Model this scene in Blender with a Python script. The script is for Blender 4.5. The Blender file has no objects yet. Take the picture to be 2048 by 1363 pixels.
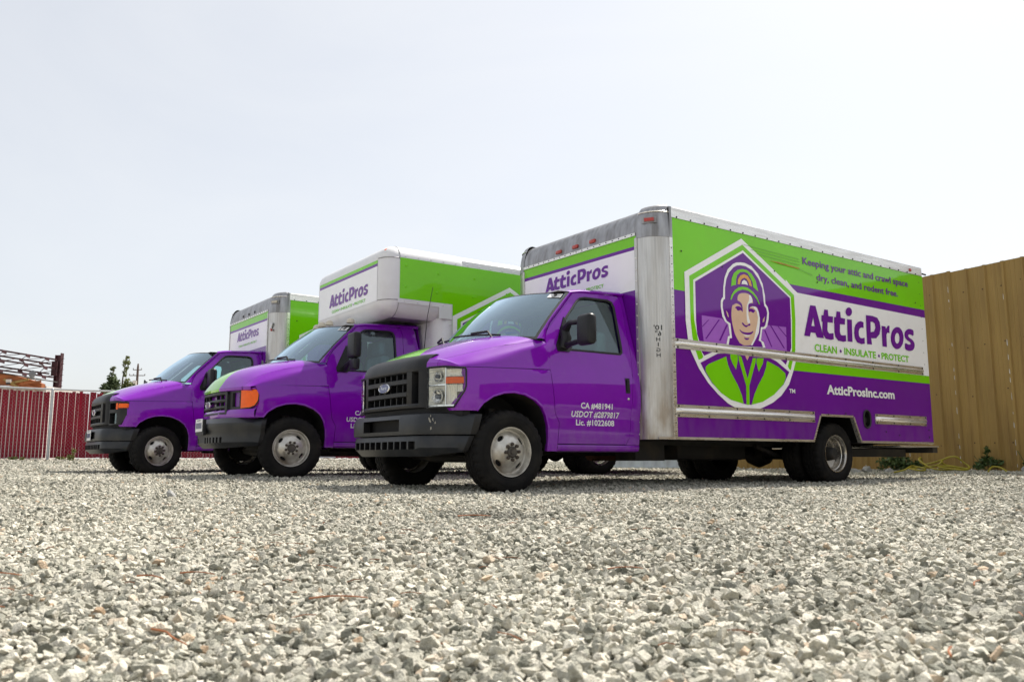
import bpy, bmesh, math, random
import numpy as np
from math import sin, cos, pi, radians, sqrt
from mathutils import Vector, Matrix, Euler
from mathutils.geometry import delaunay_2d_cdt

random.seed(7); rng = np.random.default_rng(7)
scn = bpy.context.scene
COL = scn.collection

# ------------------------------------------------------------------ camera
CAM_H = 0.2888
cam_d = bpy.data.cameras.new('camera'); cam = bpy.data.objects.new('camera', cam_d); COL.objects.link(cam)
cam.location = (0, 0, CAM_H); cam.rotation_euler = (pi/2 + 0.14086, 0, 0)
cam_d.sensor_width = 36.0; cam_d.lens = 36.0*1654.44/2048
cam_d.clip_start = 0.05; cam_d.clip_end = 4000
cam_d.dof.use_dof = True; cam_d.dof.focus_distance = 8.5; cam_d.dof.aperture_fstop = 9.0
scn.camera = cam

# ------------------------------------------------------------------ sky and sun
SUN_DIR = Vector((0.40, 0.505, 1.0)).normalized()
SUN_EL = math.asin(SUN_DIR.z); SUN_ROT = math.atan2(SUN_DIR.x, SUN_DIR.y)
world = bpy.data.worlds.new('World'); scn.world = world; world.use_nodes = True
wn = world.node_tree; wn.nodes.clear()
sky = wn.nodes.new('ShaderNodeTexSky'); sky.sky_type = 'NISHITA'; sky.sun_disc = False
sky.sun_elevation = SUN_EL; sky.sun_rotation = SUN_ROT
sky.altitude = 0; sky.air_density = 1.0; sky.dust_density = 2.0; sky.ozone_density = 1.5
hsv = wn.nodes.new('ShaderNodeHueSaturation'); hsv.inputs['Saturation'].default_value = 0.55
bg = wn.nodes.new('ShaderNodeBackground'); bg.inputs['Strength'].default_value = 0.104
wo = wn.nodes.new('ShaderNodeOutputWorld')
haze = wn.nodes.new('ShaderNodeMix'); haze.data_type = 'RGBA';  haze.inputs['B'].default_value = (6.35, 6.42, 6.45, 1)   # thin even smoke veil over the whole dome
tcw = wn.nodes.new('ShaderNodeTexCoord'); mpw = wn.nodes.new('ShaderNodeMapping'); mpw.inputs['Scale'].default_value = (1.2, 1.2, 3.2); mpw.inputs['Rotation'].default_value = (.25, .1, .4)
cl = wn.nodes.new('ShaderNodeTexNoise'); cl.inputs['Scale'].default_value = 1.7; cl.inputs['Detail'].default_value = 7; cl.inputs['Roughness'].default_value = .55; cl.inputs['Distortion'].default_value = .8
clr = wn.nodes.new('ShaderNodeMapRange'); clr.inputs['From Min'].default_value = .3; clr.inputs['From Max'].default_value = .75; clr.inputs['To Min'].default_value = .42; clr.inputs['To Max'].default_value = .62
wn.links.new(tcw.outputs['Generated'], mpw.inputs['Vector']); wn.links.new(mpw.outputs[0], cl.inputs['Vector']); wn.links.new(cl.outputs['Fac'], clr.inputs['Value']); wn.links.new(clr.outputs[0], haze.inputs['Factor'])
wn.links.new(sky.outputs[0], hsv.inputs['Color']); wn.links.new(hsv.outputs[0], haze.inputs['A']); wn.links.new(haze.outputs['Result'], bg.inputs[0]); wn.links.new(bg.outputs[0], wo.inputs[0])
sun_d = bpy.data.lights.new('sun', 'SUN'); sun_d.energy = 4.9; sun_d.angle = radians(0.6); sun_d.color = (1.0, 0.945, 0.86)
sun = bpy.data.objects.new('sun', sun_d); COL.objects.link(sun)
sun.rotation_euler = SUN_DIR.to_track_quat('Z', 'Y').to_euler(); sun.location = SUN_DIR*50
scn.view_settings.view_transform = 'Standard'; scn.view_settings.look = 'None'
scn.view_settings.gamma = 1.0; scn.view_settings.use_curve_mapping = False
scn.view_settings.exposure = 0.60
scn.render.engine = 'CYCLES'
scn.cycles.use_denoising = True
scn.cycles.max_bounces = 8; scn.cycles.transparent_max_bounces = 12; scn.cycles.caustics_reflective = False; scn.cycles.caustics_refractive = False

# ------------------------------------------------------------------ materials
def srgb(r, g, b):
    f = lambda c: ((c/255)/12.92 if c/255 <= 0.04045 else (((c/255)+0.055)/1.055)**2.4)
    return (f(r), f(g), f(b))
MATS = {}
def pm(name, col, rough=0.5, metal=0.0, coat=0.0, spec=0.5, var=0.0, vscale=6.0, stretch=(1, 1, 1), bump=0.0, bscale=60.0,
       dirt=None, dirt_amt=0.0, dirt_scale=3.0, dirt_lo=0.5, dirt_hi=0.75, rvar=0.0, dstretch=None, coat_rough=0.04, coat_ior=1.5, emit=None, emis=0.0, zdust=None):
    """Principled material; its colour, roughness and relief vary by object-space noise."""
    m = bpy.data.materials.new(name); m.use_nodes = True; nt = m.node_tree; b = nt.nodes['Principled BSDF']
    b.inputs['Base Color'].default_value = (*col, 1); b.inputs['Roughness'].default_value = rough
    b.inputs['Metallic'].default_value = metal; b.inputs['Coat Weight'].default_value = coat
    b.inputs['Coat Roughness'].default_value = coat_rough; b.inputs['Coat IOR'].default_value = coat_ior; b.inputs['Specular IOR Level'].default_value = spec
    if emit: b.inputs['Emission Color'].default_value = (*emit, 1); b.inputs['Emission Strength'].default_value = emis
    def coords(st):
        tc = nt.nodes.new('ShaderNodeTexCoord'); mp = nt.nodes.new('ShaderNodeMapping'); mp.inputs['Scale'].default_value = st
        nt.links.new(tc.outputs['Object'], mp.inputs['Vector']); return mp.outputs['Vector']
    def noise(scale, st, detail=5):
        n = nt.nodes.new('ShaderNodeTexNoise'); n.inputs['Scale'].default_value = scale; n.inputs['Detail'].default_value = detail
        nt.links.new(coords(st), n.inputs['Vector']); return n.outputs['Fac']
    cur = None
    if var > 0:
        r = nt.nodes.new('ShaderNodeMapRange'); r.inputs['From Min'].default_value = .3; r.inputs['From Max'].default_value = .7
        r.inputs['To Min'].default_value = 1-var; r.inputs['To Max'].default_value = 1+var
        nt.links.new(noise(vscale, stretch), r.inputs['Value'])
        mx = nt.nodes.new('ShaderNodeMix'); mx.data_type = 'RGBA'; mx.blend_type = 'MULTIPLY'; mx.inputs['Factor'].default_value = 1
        mx.inputs['A'].default_value = (*col, 1); nt.links.new(r.outputs[0], mx.inputs['B']); cur = mx.outputs['Result']
    if dirt is not None:
        r = nt.nodes.new('ShaderNodeMapRange'); r.inputs['From Min'].default_value = dirt_lo; r.inputs['From Max'].default_value = dirt_hi
        r.inputs['To Max'].default_value = dirt_amt; nt.links.new(noise(dirt_scale, dstretch or stretch, 7), r.inputs['Value'])
        mx = nt.nodes.new('ShaderNodeMix'); mx.data_type = 'RGBA'
        if cur: nt.links.new(cur, mx.inputs['A'])
        else: mx.inputs['A'].default_value = (*col, 1)
        mx.inputs['B'].default_value = (*dirt, 1); nt.links.new(r.outputs[0], mx.inputs['Factor']); cur = mx.outputs['Result']
    if zdust is not None:
        z0, z1, amt, dc = zdust
        tc = nt.nodes.new('ShaderNodeTexCoord'); sp = nt.nodes.new('ShaderNodeSeparateXYZ'); nt.links.new(tc.outputs['Object'], sp.inputs[0])
        r = nt.nodes.new('ShaderNodeMapRange'); r.inputs['From Min'].default_value = z1; r.inputs['From Max'].default_value = z0; r.inputs['To Max'].default_value = amt; nt.links.new(sp.outputs['Z'], r.inputs['Value'])
        n = nt.nodes.new('ShaderNodeMapRange'); n.inputs['From Min'].default_value = .35; n.inputs['From Max'].default_value = .65; nt.links.new(noise(5, (2, 2, .7), 7), n.inputs['Value'])
        mu = nt.nodes.new('ShaderNodeMath'); mu.operation = 'MULTIPLY'; nt.links.new(r.outputs[0], mu.inputs[0]); nt.links.new(n.outputs[0], mu.inputs[1])
        mx = nt.nodes.new('ShaderNodeMix'); mx.data_type = 'RGBA'
        if cur: nt.links.new(cur, mx.inputs['A'])
        else: mx.inputs['A'].default_value = (*col, 1)
        mx.inputs['B'].default_value = (*dc, 1); nt.links.new(mu.outputs[0], mx.inputs['Factor']); cur = mx.outputs['Result']
    if cur: nt.links.new(cur, b.inputs['Base Color'])
    if rvar > 0:
        r = nt.nodes.new('ShaderNodeMapRange'); r.inputs['From Min'].default_value = .3; r.inputs['From Max'].default_value = .7
        r.inputs['To Min'].default_value = max(0.02, rough-rvar); r.inputs['To Max'].default_value = rough+rvar
        nt.links.new(noise(vscale*1.7, stretch), r.inputs['Value']); nt.links.new(r.outputs[0], b.inputs['Roughness'])
    if bump > 0:
        bp = nt.nodes.new('ShaderNodeBump'); bp.inputs['Strength'].default_value = bump; bp.inputs['Distance'].default_value = 0.01
        nt.links.new(noise(bscale, stretch, 4), bp.inputs['Height']); nt.links.new(bp.outputs[0], b.inputs['Normal'])
    MATS[name] = m; return m
def glassy(name, tint, dark=0.0, rough=0.02, fres=1.45, gain=1.25, gcol=(1, 1, 1)):
    """Thin tinted pane: see-through by Fresnel, mirror at grazing angles."""
    m = bpy.data.materials.new(name); m.use_nodes = True; nt = m.node_tree; nt.nodes.clear()
    out = nt.nodes.new('ShaderNodeOutputMaterial'); tr = nt.nodes.new('ShaderNodeBsdfTransparent'); tr.inputs[0].default_value = (*tint, 1)
    gl = nt.nodes.new('ShaderNodeBsdfGlossy'); gl.inputs['Roughness'].default_value = rough; gl.inputs['Color'].default_value = (*gcol, 1)
    fr = nt.nodes.new('ShaderNodeFresnel'); fr.inputs['IOR'].default_value = fres
    mx = nt.nodes.new('ShaderNodeMixShader')
    mul = nt.nodes.new('ShaderNodeMath'); mul.operation = 'MULTIPLY_ADD'; mul.inputs[1].default_value = gain; mul.inputs[2].default_value = dark; mul.use_clamp = True
    nt.links.new(fr.outputs[0], mul.inputs[0]); nt.links.new(mul.outputs[0], mx.inputs[0])
    nt.links.new(tr.outputs[0], mx.inputs[1]); nt.links.new(gl.outputs[0], mx.inputs[2]); nt.links.new(mx.outputs[0], out.inputs[0])
    MATS[name] = m; return m

DUST = (0.30, 0.26, 0.20)
PURPLE = (0.155, 0.010, 0.37)
M_paint = pm('purple paint', (0.200, 0.0014, 0.395), 0.45, 0, 1.0, spec=.06, coat_ior=1.52, var=.05, vscale=2.0, dirt=DUST, dirt_amt=.05, dirt_scale=9, dirt_lo=.55, dirt_hi=.85, zdust=(.35, .80, .15, DUST), bump=.06, bscale=1.2)
M_wrapP = pm('purple vinyl', (0.135, 0.0010, 0.275), 0.45, 0, 1.0, spec=.06, coat_ior=1.42, var=.06, vscale=1.5, dirt=DUST, dirt_amt=.04, dirt_scale=7, dirt_lo=.55, dirt_hi=.9, coat_rough=.05, zdust=(.45, .95, .12, DUST), bump=.18, bscale=1.6)
M_wrapG = pm('green vinyl', (0.185, 0.62, 0.002), 0.45, 0, 1.0, spec=.06, coat_ior=1.42, var=.05, vscale=1.5, dirt=(.18, .16, .03), dirt_amt=.12, dirt_scale=6, dirt_lo=.55, dirt_hi=.9, coat_rough=.05, bump=.18, bscale=1.6)
M_wrapW = pm('white vinyl', (0.88, 0.88, 0.89), 0.3, 0, .25, var=.03, vscale=2, dirt=DUST, dirt_amt=.12, dirt_scale=7, dirt_lo=.55, dirt_hi=.9)
M_lilac = pm('lilac vinyl', (0.36, 0.11, 0.56), 0.26, 0, .3, var=.04)
M_skin = pm('tan vinyl', (0.70, 0.47, 0.33), 0.28, 0, .3, var=.05)
M_orange = pm('orange vinyl', (0.72, 0.35, 0.05), 0.28, 0, .3, var=.05)
M_alu = pm('aluminium', (0.56, 0.545, 0.52), 0.36, .85, 0, var=.14, vscale=5, stretch=(14, 14, .35), dirt=(.17, .13, .09), dirt_amt=.55, dirt_scale=1.1, dirt_lo=.5, dirt_hi=.78, dstretch=(4, 4, .8), rvar=.1, bump=.05, bscale=30, zdust=(.45, 1.5, .75, (.22, .15, .08)))
M_aluh = pm('aluminium rail', (0.80, 0.78, 0.74), 0.30, .85, 0, var=.10, vscale=4, stretch=(.6, 9, 9), dirt=(.24, .19, .13), dirt_amt=.35, dirt_scale=3, dirt_lo=.5, dirt_hi=.8, rvar=.08)
M_alud = pm('weathered aluminium', (0.36, 0.36, 0.37), 0.42, .8, 0, var=.2, vscale=5, stretch=(3, 3, 1), dirt=(.10, .085, .07), dirt_amt=.6, dirt_scale=2.5, dirt_lo=.45, dirt_hi=.75, dstretch=(6, 6, .7), rvar=.1)
M_gwhite = pm('grey white enamel', (0.70, 0.70, 0.71), 0.33, 0, .3, var=.05, vscale=3, dirt=DUST, dirt_amt=.35, dirt_scale=3, dirt_lo=.5, dirt_hi=.85)
M_black = pm('black plastic', (0.012, 0.0125, 0.0145), 0.42, 0, 0, spec=.28, var=.15, vscale=8, bump=.05, bscale=300, dirt=DUST, dirt_amt=.05, dirt_scale=5, dirt_lo=.45, dirt_hi=.8)
M_bump = pm('bumper plastic', (0.014, 0.0165, 0.021), 0.42, 0, .12, spec=.35, var=.12, vscale=5, bump=.04, bscale=200, dirt=(.20, .18, .15), dirt_amt=.14, dirt_scale=4, dirt_lo=.5, dirt_hi=.8, coat_rough=.25)
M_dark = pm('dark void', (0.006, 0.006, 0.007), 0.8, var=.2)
M_chas = pm('chassis', (0.014, 0.013, 0.012), 0.7, 0, 0, var=.4, vscale=5, dirt=(.07, .05, .03), dirt_amt=.5, dirt_scale=4)
M_rub = pm('rubber', (0.0085, 0.008, 0.008), 0.8, spec=.2, var=.2, vscale=12, bump=.1, bscale=150, dirt=(.10, .085, .065), dirt_amt=.18, dirt_scale=5, dirt_lo=.45, dirt_hi=.85)
M_seal = pm('rubber seal', (0.010, 0.010, 0.011), 0.5, var=.1)
M_rim = pm('painted steel wheel', (0.60, 0.58, 0.53), 0.36, .6, 0, var=.15, vscale=9, dirt=(.12, .075, .035), dirt_amt=.75, dirt_scale=6, dirt_lo=.48, dirt_hi=.72)
M_chrome = pm('chrome', (0.78, 0.78, 0.79), 0.10, 1, 0, var=.06, vscale=20, rvar=.05, dirt=(.10, .07, .04), dirt_amt=.5, dirt_scale=9, dirt_lo=.55, dirt_hi=.8)
M_refl = pm('lamp reflector', (0.92, 0.90, 0.82), 0.35, .12, 0, var=.03, vscale=25, rvar=.08)
M_amber = pm('amber lens', (0.90, 0.125, 0.003), 0.2, 0, .3, spec=.2, var=.08, vscale=20)
M_red = pm('red lens', (0.42, 0.02, 0.006), 0.15, 0, .6, var=.1)
M_cream = pm('cream lens', (0.55, 0.50, 0.40), 0.3, 0, .3, var=.1)
M_blue = pm('blue badge', (0.02, 0.03, 0.16), 0.2, 0, .6, var=.05)
M_seat = pm('seat cloth', (0.30, 0.29, 0.28), 0.9, var=.1)
M_dash = pm('dashboard', (0.20, 0.21, 0.20), 0.7, var=.1)
M_glass = glassy('tinted glass', (0.54, 0.84, 0.86), .06, gain=1.7, gcol=(.80, .95, .97))
M_wind = glassy('windscreen glass', (0.62, 0.78, 0.82), .13, fres=1.55, gain=2.3, gcol=(.70, .88, 1.0))
M_lens = glassy('clear lens', (0.97, 0.98, 0.96), 0, gain=.7)
M_mirr = pm('mirror glass', (.8, .8, .8), .03, 1, 0, var=.01)
M_decalw = pm('white letter film', (0.80, 0.80, 0.80), 0.4, var=.02)
M_decalk = pm('black letter film', (0.02, 0.02, 0.02), 0.4, var=.02)

# ------------------------------------------------------------------ mesh helpers
class MB:
    def __init__(s): s.v = []; s.f = []; s.m = []; s.mats = []
    def mi(s, mat):
        if mat not in s.mats: s.mats.append(mat)
        return s.mats.index(mat)
    def add(s, verts, faces, mat, flip=False):
        o = len(s.v); k = s.mi(mat); s.v += [tuple(map(float, p)) for p in verts]
        for f in faces:
            f = [i+o for i in f]
            s.f.append(f[::-1] if flip else f); s.m.append(k)
        return s
    def box(s, c, d, mat, rot=None):
        x, y, z = d[0]/2, d[1]/2, d[2]/2
        vs = [Vector((a*x, b*y, e*z)) for a in (-1, 1) for b in (-1, 1) for e in (-1, 1)]
        if rot is not None: vs = [rot @ v for v in vs]
        vs = [v + Vector(c) for v in vs]
        return s.add(vs, [(0, 1, 3, 2), (4, 6, 7, 5), (0, 4, 5, 1), (2, 3, 7, 6), (0, 2, 6, 4), (1, 5, 7, 3)], mat)
    def tube(s, pts, r, mat, n=8, closed=False, caps=True):
        pts = [Vector(p) for p in pts]; N = len(pts); rr = r if isinstance(r, (list, tuple)) else [r]*N
        vs = []; prev = None
        for i, p in enumerate(pts):
            a = pts[(i-1) % N] if (closed or i > 0) else p; b = pts[(i+1) % N] if (closed or i < N-1) else p
            t = (b-a); t = t.normalized() if t.length > 1e-9 else Vector((0, 0, 1))
            if prev is None:
                u = t.orthogonal().normalized()
            else:
                u = prev - t*prev.dot(t); u = u.normalized() if u.length > 1e-6 else t.orthogonal().normalized()
            prev = u; w = t.cross(u)
            vs += [p + (u*cos(2*pi*k/n) + w*sin(2*pi*k/n))*rr[i] for k in range(n)]
        fs = []
        for i in range(N if closed else N-1):
            j = (i+1) % N
            for k in range(n): fs.append((i*n+k, i*n+(k+1) % n, j*n+(k+1) % n, j*n+k))
        if caps and not closed: fs.append(tuple(range(n))[::-1]); fs.append(tuple((N-1)*n+k for k in range(n)))
        return s.add(vs, fs, mat)
    def grid(s, rows, mat, flip=False, closed=False):
        n = len(rows[0]); vs = [p for r in rows for p in r]; fs = []
        for i in range(len(rows)-1):
            for j in range(n if closed else n-1):
                k = (j+1) % n
                fs.append((i*n+j, i*n+k, (i+1)*n+k, (i+1)*n+j))
        return s.add(vs, fs, mat, flip)
    def lathe(s, prof, mat, n=48, c=(0, 0, 0), axis='y', flip=False):
        rows = []
        for a, r in prof:
            ring = []
            for k in range(n):
                t = 2*pi*k/n
                if axis == 'y': ring.append((c[0]+r*cos(t), c[1]+a, c[2]+r*sin(t)))
                elif axis == 'z': ring.append((c[0]+r*cos(t), c[1]+r*sin(t), c[2]+a))
                else: ring.append((c[0]+a, c[1]+r*cos(t), c[2]+r*sin(t)))
            rows.append(ring)
        return s.grid(rows, mat, flip, True)
    def build(s, name, parent=None, smooth=35, loc=None, fixn=False):
        me = bpy.data.meshes.new(name); me.from_pydata(s.v, [], s.f)
        for m in s.mats: me.materials.append(m)
        me.polygons.foreach_set('material_index', s.m)
        me.update()
        if fixn:
            bm = bmesh.new(); bm.from_mesh(me); bmesh.ops.recalc_face_normals(bm, faces=bm.faces); bm.to_mesh(me); bm.free()
        if smooth:
            me.polygons.foreach_set('use_smooth', [True]*len(me.polygons)); me.set_sharp_from_angle(angle=radians(smooth))
        o = bpy.data.objects.new(name, me); COL.objects.link(o)
        if parent is not None: o.parent = parent
        if loc is not None: o.location = loc
        return o
def thing(name, label, cat, loc=(0, 0, 0), rz=0, group=None):
    o = bpy.data.objects.new(name, None); COL.objects.link(o); o.location = loc; o.rotation_euler = (0, 0, rz)
    o.empty_display_size = .2
    return tag(o, label, cat, group)
def tag(o, label, cat, group=None):
    o['label'] = label; o['category'] = cat
    if group: o['group'] = group
    return o
def kind(o, k): o['kind'] = k; return o

def resample(pts, h):
    out = []; n = len(pts)
    for i in range(n):
        a = np.array(pts[i], float); b = np.array(pts[(i+1) % n], float); L = np.linalg.norm(b-a); k = max(1, int(math.ceil(L/h)))
        for j in range(k): out.append(tuple(a+(b-a)*j/k))
    return out
def chaikin(pts, n=1):
    for _ in range(n):
        o = []
        for i in range(len(pts)):
            a = np.array(pts[i]); b = np.array(pts[(i+1) % len(pts)])
            o += [tuple(a*.75+b*.25), tuple(a*.25+b*.75)]
        pts = o
    return pts
def inside(P, poly):
    x = P[:, 0]; y = P[:, 1]; c = np.zeros(len(P), bool); q = np.array(poly); j = len(q)-1
    for i in range(len(q)):
        xi, yi = q[i]; xj, yj = q[j]
        with np.errstate(divide='ignore', invalid='ignore'):
            t = ((yi > y) != (yj > y)) & (x < (xj-xi)*(y-yi)/(yj-yi+1e-30)+xi)
        c ^= t; j = i
    return c
def poly2d(outer, holes=(), h=None):
    """Triangulate an outline with holes; h adds an inner grid so that the sheet can be bent."""
    loops = [outer]+list(holes)
    if h: loops = [resample(l, h) for l in loops]
    vs = []; es = []
    for l in loops:
        o = len(vs); vs += [Vector((p[0], p[1])) for p in l]; es += [(o+i, o+(i+1) % len(l)) for i in range(len(l))]
    if h:
        q = np.array(outer); x0, y0 = q.min(0); x1, y1 = q.max(0)
        gx, gy = np.meshgrid(np.arange(x0+h/2, x1, h), np.arange(y0+h/2, y1, h)); G = np.stack([gx.ravel(), gy.ravel()], 1)
        if len(G):
            k = inside(G, loops[0])
            for l in loops[1:]: k &= ~inside(G, l)
            G = G[k]; B = np.array([tuple(v) for v in vs])
            if len(G):
                d = np.min(((G[:, None, :]-B[None, :, :])**2).sum(2), 1); G = G[d > (h*.45)**2]
                vs += [Vector((float(a), float(b))) for a, b in G]
    V, E, F, *_ = delaunay_2d_cdt(vs, es, [], 0, 1e-7)
    V = np.array([(v.x, v.y) for v in V]); F = [tuple(f) for f in F]
    C = np.array([V[list(f)].mean(0) for f in F]); k = inside(C, loops[0])
    for l in loops[1:]: k &= ~inside(C, l)
    out = []
    for f, ok in zip(F, k):
        if not ok: continue
        a, b, c = V[f[0]], V[f[1]], V[f[2]]
        if (b[0]-a[0])*(c[1]-a[1])-(b[1]-a[1])*(c[0]-a[0]) < 0: f = f[::-1]
        out.append(f)
    return V, out, loops
def panel(mb, outer, holes, h, fn, mat, flip=False, thick=None, edge_mat=None):
    """Bent sheet cut to an outline; thick = inward vector for the returned edges."""
    V, F, loops = poly2d(outer, holes, h)
    mb.add([fn(a, b) for a, b in V], F, mat, flip)
    if thick is not None:
        T = Vector(thick)
        for l in loops:
            P = [Vector(fn(a, b)) for a, b in l]; n = len(P)
            mb.add(P+[p+T for p in P], [(i, (i+1) % n, n+(i+1) % n, n+i) for i in range(n)], edge_mat or mat)
def rbox(mb, lo, hi, r, mat, seg=5, edges='all'):
    bm = bmesh.new(); bmesh.ops.create_cube(bm, size=1)
    for v in bm.verts: v.co = Vector([lo[i]+(v.co[i]+.5)*(hi[i]-lo[i]) for i in range(3)])
    E = [e for e in bm.edges if edges == 'all' or edges(e.verts[0].co, e.verts[1].co)]
    bmesh.ops.bevel(bm, geom=E, offset=r, segments=seg, profile=.5, affect='EDGES')
    bm.verts.index_update()
    mb.add([v.co.copy() for v in bm.verts], [[v.index for v in f.verts] for f in bm.faces], mat); bm.free()
def bolt_mb(mb, c, r, d, mat, n=8, h=.5):
    """Small domed head; d = outward unit direction."""
    d = Vector(d); u = d.orthogonal().normalized(); w = d.cross(u); c = Vector(c)
    ring = lambda rr, hh: [c+d*hh+(u*cos(2*pi*k/n)+w*sin(2*pi*k/n))*rr for k in range(n)]
    vs = ring(r, 0)+ring(r*.8, r*h*.7)+[c+d*r*h]
    fs = [(k, (k+1) % n, n+(k+1) % n, n+k) for k in range(n)]+[(n+k, n+(k+1) % n, 2*n) for k in range(n)]
    mb.add(vs, fs, mat)
_TXT = {}
def text_geo(s, bold):
    key = (s, bold)
    if key not in _TXT:
        cu = bpy.data.curves.new('text', 'FONT'); cu.body = s; cu.size = 1; cu.offset = bold; cu.resolution_u = 3; cu.fill_mode = 'FRONT'
        o = bpy.data.objects.new('text', cu); COL.objects.link(o); bpy.context.view_layer.update()
        dg = bpy.context.evaluated_depsgraph_get(); me = bpy.data.meshes.new_from_object(o.evaluated_get(dg))
        V = np.array([v.co[:2] for v in me.vertices]); F = [tuple(p.vertices) for p in me.polygons]
        bpy.data.objects.remove(o); bpy.data.curves.remove(cu); bpy.data.meshes.remove(me); _TXT[key] = (V, F)
    return _TXT[key]
def text(mb, s, fn, u0, u1, v0, v1, mat, bold=0.0, flip=False):
    """Lettering: u0..u1 = span of the line, v0 = baseline, v1 = top of capitals."""
    V, F = text_geo(s, bold); H, _ = text_geo('H', bold); cap = H[:, 1].max(); base = H[:, 1].min()
    x0, x1 = V[:, 0].min(), V[:, 0].max()
    P = [fn(u0+(a-x0)/(x1-x0)*(u1-u0), v0+(b-base)/(cap-base)*(v1-v0)) for a, b in V]
    mb.add(P, F, mat, flip)
def hermite(xs, ys):
    xs = np.array(xs, float); ys = np.array(ys, float); d = np.diff(ys)/np.diff(xs); m = np.zeros(len(xs)); m[0] = d[0]; m[-1] = d[-1]
    for i in range(1, len(xs)-1): m[i] = 0 if d[i-1]*d[i] <= 0 else 2*d[i-1]*d[i]/(d[i-1]+d[i])
    def f(x):
        x = min(max(x, xs[0]), xs[-1]); i = min(max(int(np.searchsorted(xs, x)-1), 0), len(xs)-2); h = xs[i+1]-xs[i]; t = (x-xs[i])/h
        return float((2*t**3-3*t*t+1)*ys[i]+(t**3-2*t*t+t)*h*m[i]+(-2*t**3+3*t*t)*ys[i+1]+(t**3-t*t)*h*m[i+1])
    return f
def sstep(a, b, x): t = min(max((x-a)/(b-a), 0), 1); return t*t*(3-2*t)
lerp = lambda a, b, t: a+(b-a)*t
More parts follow.
